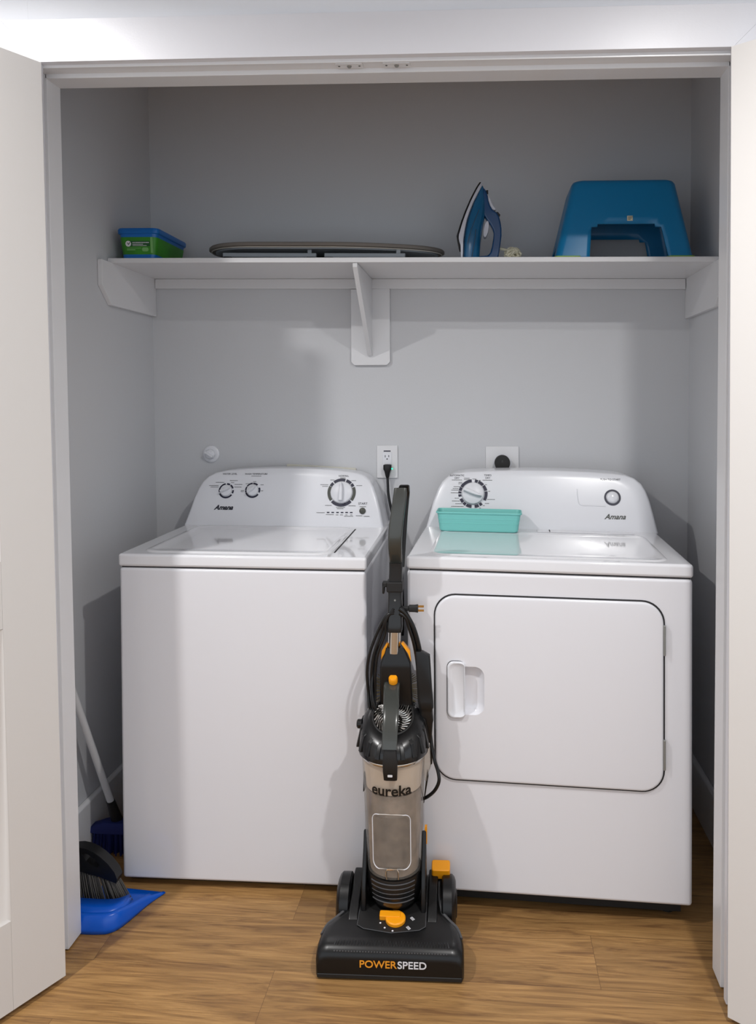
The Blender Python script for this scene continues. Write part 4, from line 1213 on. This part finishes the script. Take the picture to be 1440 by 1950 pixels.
b = MB(); b.box(-.029, .014, ty - .024, ty + .020, .856, .883); b.box(-.041, -.027, ty - .018, ty + .006, .868, .881); b.box(-.041, -.035, ty - .018, ty + .006, .850, .881); hk = b.build('cord_clip', m_blackm, vc, bevel=.003, seg=2)
hp = [(-.005, ty, .922), (-.005, ty - .006, .940), (-.005, ty - .024, .965), (-.0045, ty - .034, .992), (-.002, ty - .034, 1.030), (.003, ty - .028, 1.070), (.008, ty - .018, 1.112), (.0095, ty - .012, 1.129)]
b = MB().ribbon(hp, lambda t: .034 + .003 * math.sin(PI * t), .020, smooth=6, e=.5); hnd = b.build('handle', m_grey, vc, angle=50)
b = MB().ribbon([(.004, ty + .004, .918), (.0055, ty + .008, .945), (.009, ty + .010, 1.0), (.013, ty + .011, 1.06), (.0185, ty + .009, 1.115), (.0190, ty - .004, 1.130), (.0175, ty - .014, 1.1275)], lambda t: .027, .017, smooth=6, e=.4); b.build('handle_backing', m_black, hnd, angle=50)
# plug held by the cord wrap, pins to the right
b = MB(); rings = []
for x, w in ((.012, .005), (.028, .006), (.030, .0085), (.045, .0088), (.052, .0098), (.0535, .0098)):
    rings.append([(x, ty - .006 + a * w, .810 + c2 * w) for a, c2 in rr_unit(.5)])
b.loft(rings); pg = b.build('plug', m_blackm, vc, angle=40)
b = MB()
for dz in (-.0055, .0055): b.box(.0530, .069, ty - .007, ty - .0055, .810 + dz - .0028, .810 + dz + .0028)
b.build('prongs', m_brass, pg)
# cord loops
b = MB()
yb_ = ty - .004
for k, (dx, zz) in enumerate(((.0, .0), (.012, .012), (.022, .004))):
    b.tube([(-.010, yb_ - .012, .800 + k * .006), (-.032, yb_ - .012, .790 - k * .006), (-.056 + dx, yb_ - .01, .745), (-.076 + dx, yb_ - .01, .690), (-.083 + dx, yb_ - .008, .640), (-.080 + dx * .8, yb_ - .006, .585), (-.074 + dx * .6, yb_ - .01, .540), (-.050 + dx * .4, yb_ + .012, .500)], .0042, 8, smooth=6)
b.tube([(-.050, yb_, .505), (-.060, yb_ - .02, .545), (-.070, yb_ - .012, .60), (-.064, yb_, .67), (-.045, yb_, .75), (-.02, yb_, .795)], .0045, 8, smooth=6)
for k, dx in enumerate((0, -.011)):
    b.tube([(.005, yb_ - .014, .812 - k * .012), (.022, yb_ - .014, .798 - k * .01), (.040 + dx, yb_ - .012, .765), (.052 + dx, yb_ - .008, .725), (.060 + dx, yb_ - .002, .680), (.066 + dx, yb_ + .004, .62)], .0062 - .001 * k, 8, smooth=6)
b.build('power_cord', m_black, vc, angle=60)
b = MB().tube([(.083, ty - .020, .505), (.088, ty - .025, .460), (.096, ty - .035, .420), (.106, ty - .05, .395), (.108, ty - .055, .372), (.096, ty - .05, .345), (.074, ty - .02, .312), (.055, ty - .005, .298)], .0046, 10, smooth=6)
b.build('lower_cord', m_black, vc)
# crevice tool clipped at the right
b = MB(); rings = []
for z, x0, x1, d in ((.700, .042, .061, .008), (.690, .040, .079, .010), (.600, .045, .084, .012), (.570, .046, .087, .013), (.553, .049, .088, .016), (.550, .050, .086, .015), (.540, .051, .085, .015), (.520, .052, .088, .015), (.512, .056, .086, .014), (.470, .058, .083, .012), (.462, .060, .081, .011)):
    cxm, hw = (x0 + x1) / 2 + .006, (x1 - x0) / 2; rings.append([(cxm + x * hw, ty - .016 + y * d, z) for x, y in rr_unit(.4)])
b.loft(rings); ct = b.build('crevice_tool', m_black, vc, angle=35)
b = MB().prism([(.064, .462), (.085, .462), (.087, .400), (.079, .380), (.076, .360), (.070, .360), (.066, .40)], ty - .032, ty - .008, 'y'); b.build('tool_holder', m_clear, ct, bevel=.004, seg=2)
b = MB().prism([(.083, .460), (.090, .455), (.090, .405), (.085, .400)], ty - .026, ty - .012, 'y'); b.prism([(.076, .385), (.080, .372), (.068, .300), (.066, .300)], ty - .026, ty - .012, 'y'); b.build('holder_rib', m_black, ct)
# dusting brush behind the spine
b = MB(); n = 64
for i in range(n):
    a = 2 * PI * i / n
    c2 = Vector((-.006, ty + .002, .592)); d_ = Vector((math.cos(a), random.uniform(-.12, .12), math.sin(a)))
    r = 1.0
    b.tube([c2 + Vector((d_.x * .030, d_.y * .03, d_.z * .030)), c2 + Vector((d_.x * .064, d_.y * .06, d_.z * .058))], lambda t: .0017 - .0008 * t, 5)
o = b.build('dusting_brush', m_brist, vc); o['kind'] = 'stuff'
# small side buttons of the lid
c_ = cyl(.51)
b = MB().lathe([(.012, .0), (.012, .010), (.009, .013), (.001, .0135)], n=20, mtx=T(c_[0] - .083, c_[1] + .005, .512) @ RY(-PI / 2)); b.build('lid_button', m_black, cap_)
MB().prism([(.0, .345), (.006, .352), (.008, .385), (.002, .395)], .078, .09, 'y', T(-.089, 0, 0)).build('side_hook', m_black, vc)
# the upright column stands on the head, clear of both machines
for o in vc.children:
    if o.name.split('.')[0] not in ('floor_head', 'wheel', 'release_pedal'):
        o.scale = (.982, 1, .982); o.location = (.004, -.036, .0245)
